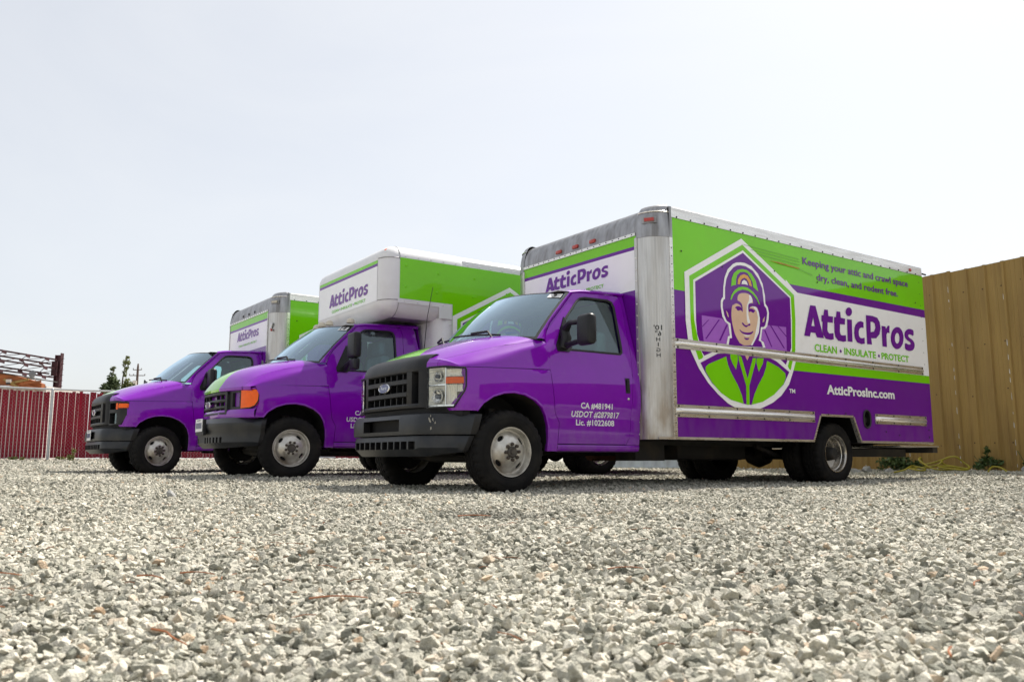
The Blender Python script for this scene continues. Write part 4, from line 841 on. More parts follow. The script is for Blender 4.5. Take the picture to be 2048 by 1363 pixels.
def body_std(T, P):
    """Box body with a rounded aluminium front corner at each side."""
    HW = 1.22; R = .245; X0 = 1.59; XE = 6.735; ZB, ZP, ZT = .4756, 2.751, 2.86; dz = P.get('box_dz', 0); xr = P['axle']
    G = bpy.data.objects.new('cargo_box', None); COL.objects.link(G); G.parent = T; G.location = (P.get('box_dx', 0), 0, dz); T0 = T; T = G
    w1, w2, w3, w4, wz = 4.115, 4.268, 4.913, 5.055, .776
    # core and roof
    mb = MB(); rows = []
    prof = [(X0, 2.575)]+[(X0+.15*(1-cos(a)), 2.575+.285*sin(a)) for a in np.linspace(.12, pi/2, 10)]+[(X0+R+.01, ZT), (XE, ZT)]
    YS = [-.975, -.5, 0, .5, .975]
    mb.grid([[(x, y, z) for y in YS] for x, z in prof[:-1]], M_alud, False)
    mb.build('front_roof_nose', T, 35, fixn=False)
    mb = MB(); mb.grid([[(X0+R, y, ZT) for y in (-HW, -.6, 0, .6, HW)], [(XE, y, ZT+.004) for y in (-HW, -.6, 0, .6, HW)]], M_alud, True)
    mb.build('roof', T, 30)
    # front wall, printed
    mb = MB(); fw = lambda off: (lambda u, z: (X0-off, -u, z))
    for z0, z1, m in ((2.458, 2.575, M_wrapG), (2.420, 2.458, M_wrapP), (1.998, 2.420, M_wrapW), (ZB, 1.998, M_wrapP)):
        panel(mb, [(-.975, z0), (.975, z0), (.975, z1), (-.975, z1)], [], None, fw(0), m)
    mb.build('front_panel', T, None)
    front_graphics(T, X0, 0)
    s_ = MB(); s_.box((X0-.006, 0, 2.582), (.010, 1.95, .030), M_aluh); f = s_.build('front_trim', T, None)
    # corner posts and caps
    for s in (-1, 1):
        mb = MB(); an = np.linspace(0, pi/2, 11)
        pa = [(X0+R*(1-cos(a)), s*(HW-R+R*sin(a))) for a in an]
        mb.grid([[(x, y, z) for x, y in pa] for z in (ZB, .9, 1.5, 2.1, 2.54)], M_alu, s < 0)
        mb.box((X0-.004, s*.978, (ZB+2.54)/2), (.008, .035, 2.54-ZB), M_alu); mb.box((X0+R+.012, s*HW, (ZB+2.56)/2), (.045, .010, 2.56-ZB), M_aluh)
        p = mb.build('corner_post', T, 35)
        mb = MB(); rows = []
        for b in np.linspace(0, pi/2, 10):
            row = []
            for (x, y), a in zip(pa, an): row.append((x-.004*cos(a)+.150*(1-cos(b))*cos(a)*.85, y+s*.004-s*.035*(1-cos(b))*sin(a), 2.535+(ZT+.022-2.535)*sin(b)))
            rows.append(row)
        tp = rows[-1]; mb.add(tp+[(X0+R+.03, tp[-1][1], ZT+.012), (X0+R+.03, s*.97, ZT+.012), (tp[0][0], s*.97, ZT+.022)], [tuple(range(len(tp)+3)) if s > 0 else tuple(range(len(tp)+3))[::-1]], M_alud)
        rows.insert(0, [(x+.006, y-s*.006, 2.53) for x, y in pa]); mb.grid(rows, M_alud, s < 0)
        mb.box((X0+R+.012, s*(HW+.003), 2.70), (.040, .008, .325), M_alud)
        c = mb.build('corner_cap', T, 40)
        rb = MB(); rb.tube([Vector(rows[6][k])+Vector((-.004, s*.004, .002)) for k in range(11)], .006, M_aluh, 6); rb.build('cap_seam', c, 40)
        if s < 0:
            k = 4; x, y = pa[k]; n = Vector((-cos(an[k]), s*sin(an[k]), .0)); ax = Vector((-n.y, n.x, 0)); cc = Vector(rows[4][k])+n*.012
            mb = MB(); M3 = Matrix((ax, n, Vector((0, 0, 1)))).transposed(); mb.box(cc-n*.006, (.155, .012, .065), M_alud, M3)
            lens = MB(); lens.box(cc+n*.008, (.10, .022, .034), M_red if not P.get('dead_lights') else M_cream, M3)
            l = lens.build('marker_light', T, 40); mb.build('lamp_bracket', l, None)
    for y in (.30, 0.0, -.295):
        if not P.get('dead_lights'): marker_light(T, (X0+.008, y, 2.655), None, M_red, .050)
        else:
            mb = MB(); mb.lathe([(-.012, .0), (-.012, .022), (.02, .024)], M_seal, 12, (X0+.01, y, 2.652), 'x'); mb.build('lamp_socket', T, 40)
    if P.get('dead_lights'):
        mb = MB(); mb.box((X0+.012, -1.105, 2.31), (.02, .045, .10), M_decalw, Matrix.Rotation(.4, 3, 'X')); mb.box((X0+.006, -1.12, 2.24), (.02, .05, .03), M_red, Matrix.Rotation(.5, 3, 'X')); mb.build('torn_sticker', T, None)
    # sides
    for s in (-1, 1):
        y = s*HW; mb = MB()
        f = lambda x, z, o=0.0: (x, y+s*o, z)
        cut = [(X0+R, ZB), (w1, ZB), (w2, wz), (w3, wz), (w4, ZB), (XE, ZB)]
        zl = 1.995 if s < 0 else 2.2855
        panel(mb, cut+[(XE, ZP), (X0+R, ZP)], [[(5.135, .672), (5.262, .672), (5.262, .862), (5.135, .862)]] if s < 0 else [], None, f, M_wrapP, s > 0)
        lay = lambda pts, m, o: panel(mb, pts, [], None, lambda x, z: f(x, z, o), m, s > 0)
        lay([(X0+R, zl), (3.4, zl), (3.6, 2.2855), (XE, 2.2855), (XE, ZP), (X0+R, ZP)], M_wrapG, .0012)
        lay([(3.70, 1.385), (XE, 1.385), (XE, 2.178), (3.905, 2.199), (3.72, 2.33)] if s < 0 else [(3.7, 1.385), (XE, 1.385), (XE, 2.18), (3.7, 2.18)], M_wrapW, .0015)
        lay([(3.55, 1.281), (XE, 1.281), (XE, 1.384), (3.55, 1.384)], M_wrapG, .0018)
        mb.build('side_panel', T, None)
        mb = MB(); mb.box(((X0+R+XE)/2, y, (ZP+ZT)/2-.001), (XE-X0-R-.04, .016, ZT-ZP-.004), M_aluh); mb.tube([(X0+R+.02, y, ZT-.004), (XE-.02, y, ZT)], .007, M_alud, 6)
        mb.build('top_rail', T, 35)
        mb = MB(); pts = [(X0+.02, ZB), (w1, ZB), (w2, wz), (w3, wz), (w4, ZB), (XE, ZB)]
        for (xa, za), (xb, zb) in zip(pts[:-1], pts[1:]):
            d = Vector((xb-xa, 0, zb-za)); n = Vector((-d.z, 0, d.x)).normalized()*.026
            q = [Vector((xa, y+s*.003, za)), Vector((xb, y+s*.003, zb)), Vector((xb, y+s*.003, zb))+n, Vector((xa, y+s*.003, za))+n]
            ins = Vector((0, -s*.05, 0)); mb.add(q+[v+ins for v in q], [(0, 1, 2, 3) if s < 0 else (3, 2, 1, 0), (4, 5, 1, 0), (3, 2, 6, 7)], M_aluh)
        mb.build('bottom_rail', T, None)
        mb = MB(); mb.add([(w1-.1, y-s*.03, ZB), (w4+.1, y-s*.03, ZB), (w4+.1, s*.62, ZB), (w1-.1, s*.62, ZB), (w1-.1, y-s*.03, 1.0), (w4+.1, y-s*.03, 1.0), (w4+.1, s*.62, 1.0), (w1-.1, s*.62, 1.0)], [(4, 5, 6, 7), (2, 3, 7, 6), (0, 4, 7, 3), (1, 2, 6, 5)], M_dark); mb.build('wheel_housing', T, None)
    # rails and small fittings on the driver's side
    y = -HW
    rub_rail(T, y, 1.868, 6.585, 1.390, 1.491, 9); rub_rail(T, y, 1.856, 4.135, .700, .824, 6); rub_rail(T, y, 5.378, 6.577, .713, .836, 4)
    rv = MB()
    for x in np.arange(X0+R+.1, XE-.1, .21): bolt_mb(rv, (x, y-.009, ZP+.012), .010, (0, -1, 0), M_chas, 6, .7)
    for z in np.arange(ZB+.08, 2.5, .085): bolt_mb(rv, (X0+R+.014, y-.006, z), .006, (0, -1, 0), M_chas, 6, .7)
    for z in np.arange(ZB+.05, 2.5, .12): bolt_mb(rv, (X0-.009, -.978, z), .010, (-1, 0, 0), M_aluh, 6, .7)
    for yy in np.arange(-.93, .95, .10): bolt_mb(rv, (X0-.012, yy, 2.585), .007, (-1, 0, 0), M_chas, 6, .7)
    for z in np.arange(ZB+.1, ZP-.05, .16): bolt_mb(rv, (XE-.10, y-.003, z), .006, (0, -1, 0), M_chas, 6, .7)
    for x, z in ((1.99, 2.41), (2.62, 2.33), (3.51, 2.40), (4.32, 2.37), (6.5, 2.36), (4.4, .80), (4.75, .82), (5.9, .58), (5.6, .62), (6.62, .66), (6.62, .56)): bolt_mb(rv, (x, y-.008, z), .010, (0, -1, 0), M_chas, 6, .7)
    kind(rv.build('rivets', T, None), 'stuff')
    mb = MB(); x0, x1, z0, z1 = 5.135, 5.262, .672, .862; 
    mb.add([(x0, y, z0), (x1, y, z0), (x1, y, z1), (x0, y, z1), (x0, y+.09, z0), (x1, y+.09, z0), (x1, y+.09, z1), (x0, y+.09, z1)], [(4, 5, 6, 7), (0, 1, 5, 4), (1, 2, 6, 5), (2, 3, 7, 6), (3, 0, 4, 7)], M_seal)
    mb.tube([(x, y-.006, z) for x, z in chaikin([(x0-.008, z0-.008), (x1+.008, z0-.008), (x1+.008, z1+.008), (x0-.008, z1+.008)], 2)], .012, M_seal, 6, True); mb.lathe([(.02, 0), (.02, .035), (.09, .035)], M_black, 14, ((x0+x1)/2, y, (z0+z1)/2-.01)); mb.build('fuel_filler', T, 40)
    marker_light(T, (6.42, y-.012, 2.80), None, M_red, .012)
    mb = MB(); mb.box((XE+.004, 0, 1.62), (.012, 2.3, 2.2), M_door); mb.build('rear_door', T, None)
    mb = MB(); mb.box((XE-.02, 0, 1.675), (.05, 2.425, 2.36), M_wrapG); mb.tube([(XE, y-.0, 2.79), (XE+.06, y-.02, 2.78)], .012, M_chas, 6); mb.build('rear_frame', T, None)
    mb = MB(); mb.box((XE-.35, 0, .445), (.95, 2.44, .020), M_aluh); mb.box((XE+.06, 0, .40), (.12, 2.4, .075), M_chas); mb.box((XE-.9, -.6, .36), (1.7, .5, .10), M_chas); mb.build('rear_step', T, None)
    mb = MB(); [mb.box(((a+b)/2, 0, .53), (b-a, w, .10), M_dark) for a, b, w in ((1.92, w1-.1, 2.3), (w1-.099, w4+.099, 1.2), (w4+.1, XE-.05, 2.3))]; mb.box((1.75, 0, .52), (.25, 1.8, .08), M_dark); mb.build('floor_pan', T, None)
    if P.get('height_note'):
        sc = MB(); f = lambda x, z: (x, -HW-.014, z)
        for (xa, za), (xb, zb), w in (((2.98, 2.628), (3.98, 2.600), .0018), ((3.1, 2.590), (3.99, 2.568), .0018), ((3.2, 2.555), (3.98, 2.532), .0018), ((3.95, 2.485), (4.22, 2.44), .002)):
            sc.add([f(xa, za-w), f(xb, zb-w), f(xb, zb+w), f(xa, za+w)], [(0, 1, 2, 3)], M_wire_refl)  # reflections of overhead wires, painted on as thin dark lines
        sc.add([f(3.40, 2.512), f(3.6, 2.497), f(3.97, 2.484), f(3.97, 2.496), f(3.62, 2.515)], [(0, 1, 2, 3, 4)], M_streak)  # one tapered orange streak beside the lines
        kind(sc.build('painted_streaks', T, None), 'stuff')
        mb = MB(); a0 = radians(52)
        def pf(u, z):
            a = a0-u/R; return (X0+R*(1-cos(a))-.004*cos(a), -(HW-R+R*sin(a))-.004*sin(a), z)
        # reversed lettering meant for a mirror, one character per line
        for s_, zz in (("10'", 1.565), ('6"', 1.505)): text(mb, s_, lambda u, z: pf(u, z), -.042 if s_[0] == '1' else -.032, .042 if s_[0] == '1' else .028, zz, zz+.050, M_decalk, .012, True)
        for c, zz in (('H', 1.452), ('I', 1.400), ('G', 1.345), ('H', 1.292)): text(mb, c, lambda u, z: pf(u, z), -.020 if c != 'I' else -.005, .020 if c != 'I' else .005, zz, zz+.038, M_decalk, .012, True)
        kind(mb.build('height_lettering', T, None), 'stuff')
    side_graphics(T, -HW-.002, P.get('gx', 0), P.get('gz', 0), X0, XE)
    flatten(G, T0)
def body_attic(T, P):
    """Box body with an overhang above the cab; grey enamelled rounded rails."""
    HW = 1.20; XO, XM, XE = 1.069, 1.86, 6.9; r = .205; ZT, ZO, ZB = 2.985, 2.045, .56; y = -HW; xr = P['axle']
    mb = MB(); rbox(mb, (XO, -HW, ZO), (2.4, HW, ZT), r, M_gwhite, 6); o = mb.build('overhang_shell', T, 40)
    mb = MB(); rbox(mb, (XM, -HW+.004, ZB), (XE, HW-.004, ZT-.004), r, M_gwhite, 6, lambda a, b: (abs(a.x-b.x) < .01 and abs(a.y-b.y) < .01 and a.x < 3) or (abs(a.x-b.x) > 1 and a.z > 2)); mb.build('main_shell', T, 40)
    mb = MB(); mb.add([(XO+.2, -HW+.2, ZO-.003), (XM, -HW+.2, ZO-.003), (XM, HW-.2, ZO-.003), (XO+.2, HW-.2, ZO-.003)], [(0, 3, 2, 1)], M_alu)
    mb.build('overhang_soffit', T, None)
    # front panel
    mb = MB(); fw = lambda u, z: (XO-.004, -u, z)
    for z0, z1, m in ((2.737, 2.780, M_wrapG), (2.700, 2.737, M_wrapP), (2.245, 2.700, M_wrapW)): panel(mb, [(-.99, z0), (.99, z0), (.99, z1), (-.99, z1)], [], None, fw, m)
    mb.build('front_panel', T, None)
    front_graphics(T, XO-.004, 0, y0=.60, y1=-.72, zb=2.375, zt=2.56, tag_=(.495, -.645, 2.285, 2.325))
    mb = MB()
    text(mb, 'EL-4580 M', lambda u, v: (XO+.012-.35*(v-2.86)*0-.002, -u, v), .66, .93, 2.845, 2.885, M_decalk, .0) if False else None
    # side panel
    for s in (-1, 1):
        mb = MB(); yy = s*HW; f = lambda x, z, o=.004: (x, yy+s*o, z)
        L = [(1.284, 2.267), (2.076, 2.267), (2.076, ZB+.06), (4.2, ZB+.06), (4.35, .85), (5.0, .85), (5.15, ZB+.06), (XE-.02, ZB+.06), (XE-.02, 2.805), (1.284, 2.805)]
        panel(mb, L, [], None, f, M_wrapG, s > 0)
        panel(mb, [(2.076, ZB+.06), (4.2, ZB+.06), (4.35, .85), (5.0, .85), (5.15, ZB+.06), (XE-.02, ZB+.06), (XE-.02, 1.19), (3.6, 1.19), (3.4, 1.90), (2.076, 1.90)], [], None, lambda x, z: f(x, z, .0052), M_wrapP, s > 0)
        panel(mb, [(3.7, 1.30), (XE-.02, 1.30), (XE-.02, 2.09), (3.7, 2.09)], [], None, lambda x, z: f(x, z, .0054), M_wrapW, s > 0)
        panel(mb, [(3.7, 2.09), (XE-.02, 2.09), (XE-.02, 2.19), (3.7, 2.19)], [], None, lambda x, z: f(x, z, .0056), M_wrapP, s > 0)
        mb.build('side_panel', T, None)
        mb = MB(); mb.box((1.97, yy+s*.003, 2.16), (.20, .012, .20), M_gwhite); mb.box((1.66, yy+s*.002, 2.235), (.8, .012, .055), M_gwhite); mb.build('elbow_plate', T, None)
    rv = MB()
    for x in np.arange(1.36, XE-.1, .19): bolt_mb(rv, (x, y-.002, 2.828), .013, (0, -1, 0), M_gwhite, 8, .6)
    for x in np.arange(1.36, 2.0, .19): bolt_mb(rv, (x, y-.010, 2.235), .013, (0, -1, 0), M_gwhite, 8, .6)
    for z in np.arange(ZB+.1, 2.1, .19):
        bolt_mb(rv, (2.045, y-.003, z), .013, (0, -1, 0), M_gwhite, 8, .6); bolt_mb(rv, (XM-.004, -.96, z), .013, (-1, 0, 0), M_gwhite, 8, .6)
    for yy in np.arange(-.93, .95, .19): bolt_mb(rv, (XO+.06, yy, 2.115), .010, (-.8, 0, -.6), M_gwhite, 8, .6); bolt_mb(rv, (XM-.004, yy, 2.0), .010, (-1, 0, 0), M_gwhite, 8, .6)
    for x, z in ((1.37, 2.71), (1.37, 2.43), (1.85, 2.66), (1.83, 2.40), (2.42, 2.66), (2.40, 2.40), (2.95, 2.50), (2.86, 2.42)): bolt_mb(rv, (x, y-.004, z), .019, (0, -1, 0), M_wrapG, 10, .5)
    kind(rv.build('rivets', T, None), 'stuff')
    sm = MB()
    for zz in (2.80, 2.245):
        sm.tube([(XO+r*(1-cos(a))-.001*cos(a), -(HW-r+r*sin(a))-.001*sin(a), zz) for a in np.linspace(0, pi/2, 10)], .005, M_alud, 6)
    sm.tube([(1.284, -(HW-r+r*cos(a))-.001, ZT-r+r*sin(a)+.001) for a in np.linspace(0, pi/2, 8)], .005, M_alud, 6)
    sm.tube([(1.275, -(HW-r+r*cos(a))-.001, ZO+r-r*sin(a)-.001) for a in np.linspace(0, pi/2, 8)], .005, M_alud, 6)
    sm.tube([(XM+r*(1-cos(a))-.002, -(HW-r+r*sin(a)), 2.08) for a in np.linspace(0, pi/2, 8)], .005, M_alud, 6)
    sm.build('shell_seam', T, 40)
    for s in (-1, 1):
        mb = MB(); mb.tube([(XO+.07, s*1.06, 2.845), (XO+.085, s*1.055, 2.90), (XO+.12, s*1.05, 2.94)], [.022, .030, .016], M_amber, 8); mb.build('marker_light', T, 40)
    rub_rail(T, y-.004, 2.14, XE-.15, 1.30, 1.40, 9)
    mb = MB(); [mb.box(((a+b)/2, 0, ZB+.01), (b-a, w, .10), M_dark) for a, b, w in ((XM+.2, 4.1, 2.2), (4.101, 5.249, 1.2), (5.25, XE-.1, 2.2))]; mb.build('floor_pan', T, None)
    mb = MB(); mb.box((XE+.004, 0, 1.65), (.012, 2.2, 2.1), M_door); mb.build('rear_door', T, None)
    side_graphics(T, -HW-.0065, .045, -.09, XM, XE)
def door_lettering(T, s=-1):
    mb = MB(); f = lambda x, z: (x, -(yside(x, z)+.003), z)
    for t, x0, x1, z0 in (('CA #481941', .797, 1.198, .757), ('USDOT #2879817', .692, 1.291, .676), ('Lic. #1022608', .750, 1.232, .598)): text(mb, t, f, x0, x1, z0, z0+.055, M_decalw, .022)
    kind(mb.build('door_lettering', T, None), 'stuff')
def truck(label, loc, rz, P):
    T = thing('box_truck', label, 'truck', loc, rz, 'purple and green box trucks parked side by side')
    cab_shell(T, P)
    (front_old if P['front'] == 'old' else front_new)(T, P)
    chassis(T, P)
    (body_attic if P['body'] == 'attic' else body_std)(T, P)
    door_lettering(T)
    if P.get('roof_lamps'):
        for yy in (-.62, -.22, 0, .22, .62):
            mb = MB(); mb.lathe([(-.02, .055), (.015, .052), (.035, .036), (.044, .015), (.046, 0)], M_cream, 14, (wst(yy/.775).x+.10, yy, 2.02-.03*abs(yy)), 'z'); mb.build('roof_lamp', T, 50)
    if P.get('antenna'):
        mb = MB(); mb.tube([(.06, .72, 1.36), (.10, .72, 1.8), (.165, .72, 2.14)], [.006, .004, .003], M_black, 6); mb.lathe([(0, .03), (.03, .02), (.04, 0)], M_black, 10, (.06, .72, 1.355), 'z'); mb.build('antenna', T, 40)
    if P.get('permit'):
        mb = MB(); f = lambda t, v: wsurf(t, v)+Vector((.012, 0, -.012))
        q = lambda pts, m, o: mb.add([f(a, b)+Vector((-o, 0, o)) for a, b in pts], [tuple(range(len(pts)))], m)
        q([(-.80, .07), (-.50, .06), (-.54, .115), (-.76, .13)], M_decalw, 0); q([(-.78, .115), (-.66, .10), (-.60, .15), (-.73, .165)], M_blue2, .004); mb.build('dash_permit', T, None)
    return T
M_blue2 = pm('blue card', (.03, .07, .55), .4, var=.1)
TRUCKS = [
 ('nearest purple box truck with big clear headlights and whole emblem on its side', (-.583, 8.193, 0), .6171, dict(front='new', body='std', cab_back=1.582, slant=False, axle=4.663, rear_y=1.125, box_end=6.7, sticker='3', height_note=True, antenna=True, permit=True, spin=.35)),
 ('middle purple truck with a white overhang above its cab and orange corner lamps', (-3.19, 10.737, .066), .604, dict(front='old', body='attic', cab_back=1.79, slant=True, axle=4.72, rear_y=1.115, box_end=6.9, sticker='14', white_roof=True, roof_lamps=True, steer=-.16, spin=.1)),
 ('farthest purple box truck beside the red fence with small orange lamps in black bezels', (-5.90, 13.36, .055), .634, dict(front='work', body='std', cab_back=1.582, slant=False, axle=4.66, rear_y=1.125, box_end=6.7, box_dz=.08, box_dx=0.0, steer=.22, spin=.3, dead_lights=True, plate=True, gx=.01, gz=-.02)),
]
for lab, loc, rz, P in TRUCKS: truck(lab, loc, rz, P)
# ------------------------------------------------------------------ ground
def ground_z(x, y):
    s = -.5787*x+.8155*y
    g = np.interp(s, [7.7, 10.2, 14.5, 24.5, 60], [0, .066, .055, .245, .25])
    t = np.clip((x-4.6)/2.2, 0, 1)*np.clip((y-8.5)/3, 0, 1); g = g+(.085-np.minimum(g, .085))*t*t*(3-2*t)*(y < 40)
    n = .010*np.sin(x*1.7+.6*y)+.008*np.sin(y*2.3-x*.9+1)+.006*np.sin(3.1*x+1.3)*np.sin(2.7*y)
    return g+n*np.clip(1-np.hypot(x, y)/60, 0, 1)-.004
def gravel_mat(name, far=False):
    m = bpy.data.materials.new(name); m.use_nodes = True; nt = m.node_tree; b = nt.nodes['Principled BSDF']; b.inputs['Roughness'].default_value = .85; b.inputs['Specular IOR Level'].default_value = .3
    N = nt.nodes.new; L = nt.links.new
    tc = N('ShaderNodeTexCoord'); vo = N('ShaderNodeTexVoronoi'); vo.inputs['Scale'].default_value = 38; L(tc.outputs['Object'], vo.inputs['Vector'])
    ramp = N('ShaderNodeValToRGB'); e = ramp.color_ramp.elements; sp = N('ShaderNodeSeparateXYZ'); L(vo.outputs['Color'], sp.inputs[0]); L(sp.outputs['X'], ramp.inputs[0])
    cols = [(0, (.10, .10, .085)), (.25, (.32, .31, .265)), (.5, (.45, .43, .37)), (.75, (.55, .525, .455)), (1, (.64, .61, .53))]
    e[0].position = 0; e[0].color = (*cols[0][1], 1); e[1].position = 1; e[1].color = (*cols[-1][1], 1)
    for p, c in cols[1:-1]: q = e.new(p); q.color = (*c, 1)
    L(ramp.outputs[0], b.inputs['Base Color'])
    v2 = N('ShaderNodeTexVoronoi'); v2.inputs['Scale'].default_value = 38; v2.feature = 'F1'; L(tc.outputs['Object'], v2.inputs['Vector'])
    ns = N('ShaderNodeTexNoise'); ns.inputs['Scale'].default_value = 90; L(tc.outputs['Object'], ns.inputs['Vector'])
    ad = N('ShaderNodeMath'); ad.operation = 'MULTIPLY_ADD'; ad.inputs[1].default_value = -1.1; L(v2.outputs['Distance'], ad.inputs[0]); L(ns.outputs['Fac'], ad.inputs[2])
    bp = N('ShaderNodeBump'); bp.inputs['Strength'].default_value = 1; bp.inputs['Distance'].default_value = .022; L(ad.outputs[0], bp.inputs['Height']); L(bp.outputs[0], b.inputs['Normal'])
    return m
M_ground = gravel_mat('gravel bed')
ax = np.r_[-900, -400, -150, -80, -50, np.arange(-36, 36.1, .45), 50, 80, 150, 400, 900]; ay = np.r_[-300, -100, -40, -15, np.arange(-6, 44.1, .45), 60, 90, 150, 400, 1200, 2500]
X, Y = np.meshgrid(ax, ay); Z = ground_z(X, Y)
mb = MB(); mb.grid([[(X[i, j], Y[i, j], Z[i, j]) for j in range(len(ax))] for i in range(len(ay))], M_ground)
kind(mb.build('ground', None, 180), 'structure')

# crushed stone: angular hulls scattered over the bed
M_stone = bpy.data.materials.new('crushed stone'); M_stone.use_nodes = True
nt = M_stone.node_tree; b = nt.nodes['Principled BSDF']; b.inputs['Roughness'].default_value = .82; b.inputs['Specular IOR Level'].default_value = .3
oi = nt.nodes.new('ShaderNodeObjectInfo'); ramp = nt.nodes.new('ShaderNodeValToRGB'); e = ramp.color_ramp.elements
cols = [(0, (.15, .152, .12)), (.13, (.28, .275, .225)), (.32, (.42, .405, .335)), (.63, (.54, .515, .43)), (.955, (.635, .60, .51)), (.988, (.60, .48, .35)), (1, (.43, .30, .19))]
e[0].position = 0; e[0].color = (*cols[0][1], 1); e[1].position = 1; e[1].color = (*cols[-1][1], 1)
for p, c in cols[1:-1]: q = e.new(p); q.color = (*c, 1)
nt.links.new(oi.outputs['Random'], ramp.inputs[0])
tc = nt.nodes.new('ShaderNodeTexCoord'); ns = nt.nodes.new('ShaderNodeTexNoise'); ns.inputs['Scale'].default_value = 2.2; ns.inputs['Detail'].default_value = 6; nt.links.new(tc.outputs['Object'], ns.inputs['Vector'])
mr = nt.nodes.new('ShaderNodeMapRange'); mr.inputs['From Min'].default_value = .3; mr.inputs['From Max'].default_value = .7; mr.inputs['To Min'].default_value = .72; mr.inputs['To Max'].default_value = 1.22; nt.links.new(ns.outputs['Fac'], mr.inputs['Value'])
mx = nt.nodes.new('ShaderNodeMix'); mx.data_type = 'RGBA'; mx.blend_type = 'MULTIPLY'; mx.inputs['Factor'].default_value = 1; nt.links.new(ramp.outputs[0], mx.inputs['A']); nt.links.new(mr.outputs[0], mx.inputs['B'])
# broad patches of paler and darker stone, and one old oil stain
wn_ = nt.nodes.new('ShaderNodeTexNoise'); wn_.inputs['Scale'].default_value = .9; wn_.inputs['Detail'].default_value = 4; nt.links.new(oi.outputs['Location'], wn_.inputs['Vector'])
w2 = nt.nodes.new('ShaderNodeMapRange'); w2.inputs['From Min'].default_value = .32; w2.inputs['From Max'].default_value = .68; w2.inputs['To Min'].default_value = .80; w2.inputs['To Max'].default_value = 1.12; nt.links.new(wn_.outputs['Fac'], w2.inputs['Value'])
vd = nt.nodes.new('ShaderNodeVectorMath'); vd.operation = 'DISTANCE'; vd.inputs[1].default_value = (-.06, 4.25, .0); nt.links.new(oi.outputs['Location'], vd.inputs[0])
w3 = nt.nodes.new('ShaderNodeMapRange'); w3.inputs['From Min'].default_value = .12; w3.inputs['From Max'].default_value = .42; w3.inputs['To Min'].default_value = .48; w3.inputs['To Max'].default_value = 1; nt.links.new(vd.outputs['Value'], w3.inputs['Value'])
wm = nt.nodes.new('ShaderNodeMath'); wm.operation = 'MULTIPLY'; nt.links.new(w2.outputs[0], wm.inputs[0]); nt.links.new(w3.outputs[0], wm.inputs[1])
m4 = nt.nodes.new('ShaderNodeMix'); m4.data_type = 'RGBA'; m4.blend_type = 'MULTIPLY'; m4.inputs['Factor'].default_value = 1; nt.links.new(mx.outputs['Result'], m4.inputs['A']); nt.links.new(wm.outputs[0], m4.inputs['B']); nt.links.new(m4.outputs['Result'], b.inputs['Base Color'])
bp = nt.nodes.new('ShaderNodeBump'); bp.inputs['Strength'].default_value = .35; bp.inputs['Distance'].default_value = .12; n2 = nt.nodes.new('ShaderNodeTexNoise'); n2.inputs['Scale'].default_value = 5; nt.links.new(tc.outputs['Object'], n2.inputs['Vector']); nt.links.new(n2.outputs['Fac'], bp.inputs['Height']); nt.links.new(bp.outputs[0], b.inputs['Normal'])
def stone_mesh(seed, mat, n=13):
    r = random.Random(seed); bm = bmesh.new()
    sx, sy, sz = 1.0, r.uniform(.6, .95), r.uniform(.45, .8)
    for _ in range(n):
        v = Vector((r.gauss(0, 1), r.gauss(0, 1), r.gauss(0, 1))).normalized(); k = r.uniform(.82, 1.05); bm.verts.new((v.x*sx*k, v.y*sy*k, v.z*sz*k))
    res = bmesh.ops.convex_hull(bm, input=bm.verts); 
    dele = [g for g in res['geom_interior'] if isinstance(g, bmesh.types.BMVert)]; bmesh.ops.delete(bm, geom=dele, context='VERTS')
    me = bpy.data.meshes.new('stone'); bm.to_mesh(me); bm.free(); me.materials.append(mat); return me
SRC = bpy.data.collections.new('stone shapes')
for k in range(14):
    o = bpy.data.objects.new('stone', stone_mesh(100+k, M_stone)); SRC.objects.link(o)
def wedge(n, d0, d1, ang):
    d = np.sqrt(rng.uniform(d0*d0, d1*d1, n)); a = rng.uniform(-ang, ang, n); return d*np.sin(a), d*np.cos(a)
PX, PY, SZ = [], [], []
for d0, d1, dens, sz in ((.55, 2.2, 8600, .0096), (2.2, 4, 7200, .0094), (4, 7, 4600, .0100), (7, 11, 2300, .0115), (11, 17, 900, .0140), (17, 27, 260, .021)):
    n = int(.80*(d1*d1-d0*d0)*dens); x, y = wedge(n, d0, d1, .80); PX.append(x); PY.append(y); SZ.append(sz*np.exp(rng.normal(0, .36, n)))
PX, PY, SZ = map(np.concatenate, (PX, PY, SZ))
k = rng.uniform(size=len(SZ)) < .02; SZ[k] *= 1.6
SZ = np.minimum(SZ, .0185+.0007*np.hypot(PX, PY))
PZ = ground_z(PX, PY)+SZ*rng.uniform(-.25, .75, len(SZ))
me = bpy.data.meshes.new('gravel'); me.vertices.add(len(PX)); me.vertices.foreach_set('co', np.stack([PX, PY, PZ], 1).astype(np.float32).ravel())
def attr(nm, ty, data, fld): a = me.attributes.new(nm, ty, 'POINT'); a.data.foreach_set(fld, data)
rot = np.stack([rng.normal(0, .5, len(PX)), rng.normal(0, .5, len(PX)), rng.uniform(0, 6.283, len(PX))], 1).astype(np.float32)
attr('rot', 'FLOAT_VECTOR', rot.ravel(), 'vector'); attr('size', 'FLOAT', SZ.astype(np.float32), 'value'); attr('pick', 'INT', rng.integers(0, 14, len(PX)).astype(np.int32), 'value')
me.materials.append(M_stone)
gr = bpy.data.objects.new('gravel', me); COL.objects.link(gr); kind(gr, 'stuff')
ng = bpy.data.node_groups.new('scatter stones', 'GeometryNodeTree')
ng.interface.new_socket('Geometry', in_out='INPUT', socket_type='NodeSocketGeometry'); ng.interface.new_socket('Geometry', in_out='OUTPUT', socket_type='NodeSocketGeometry')
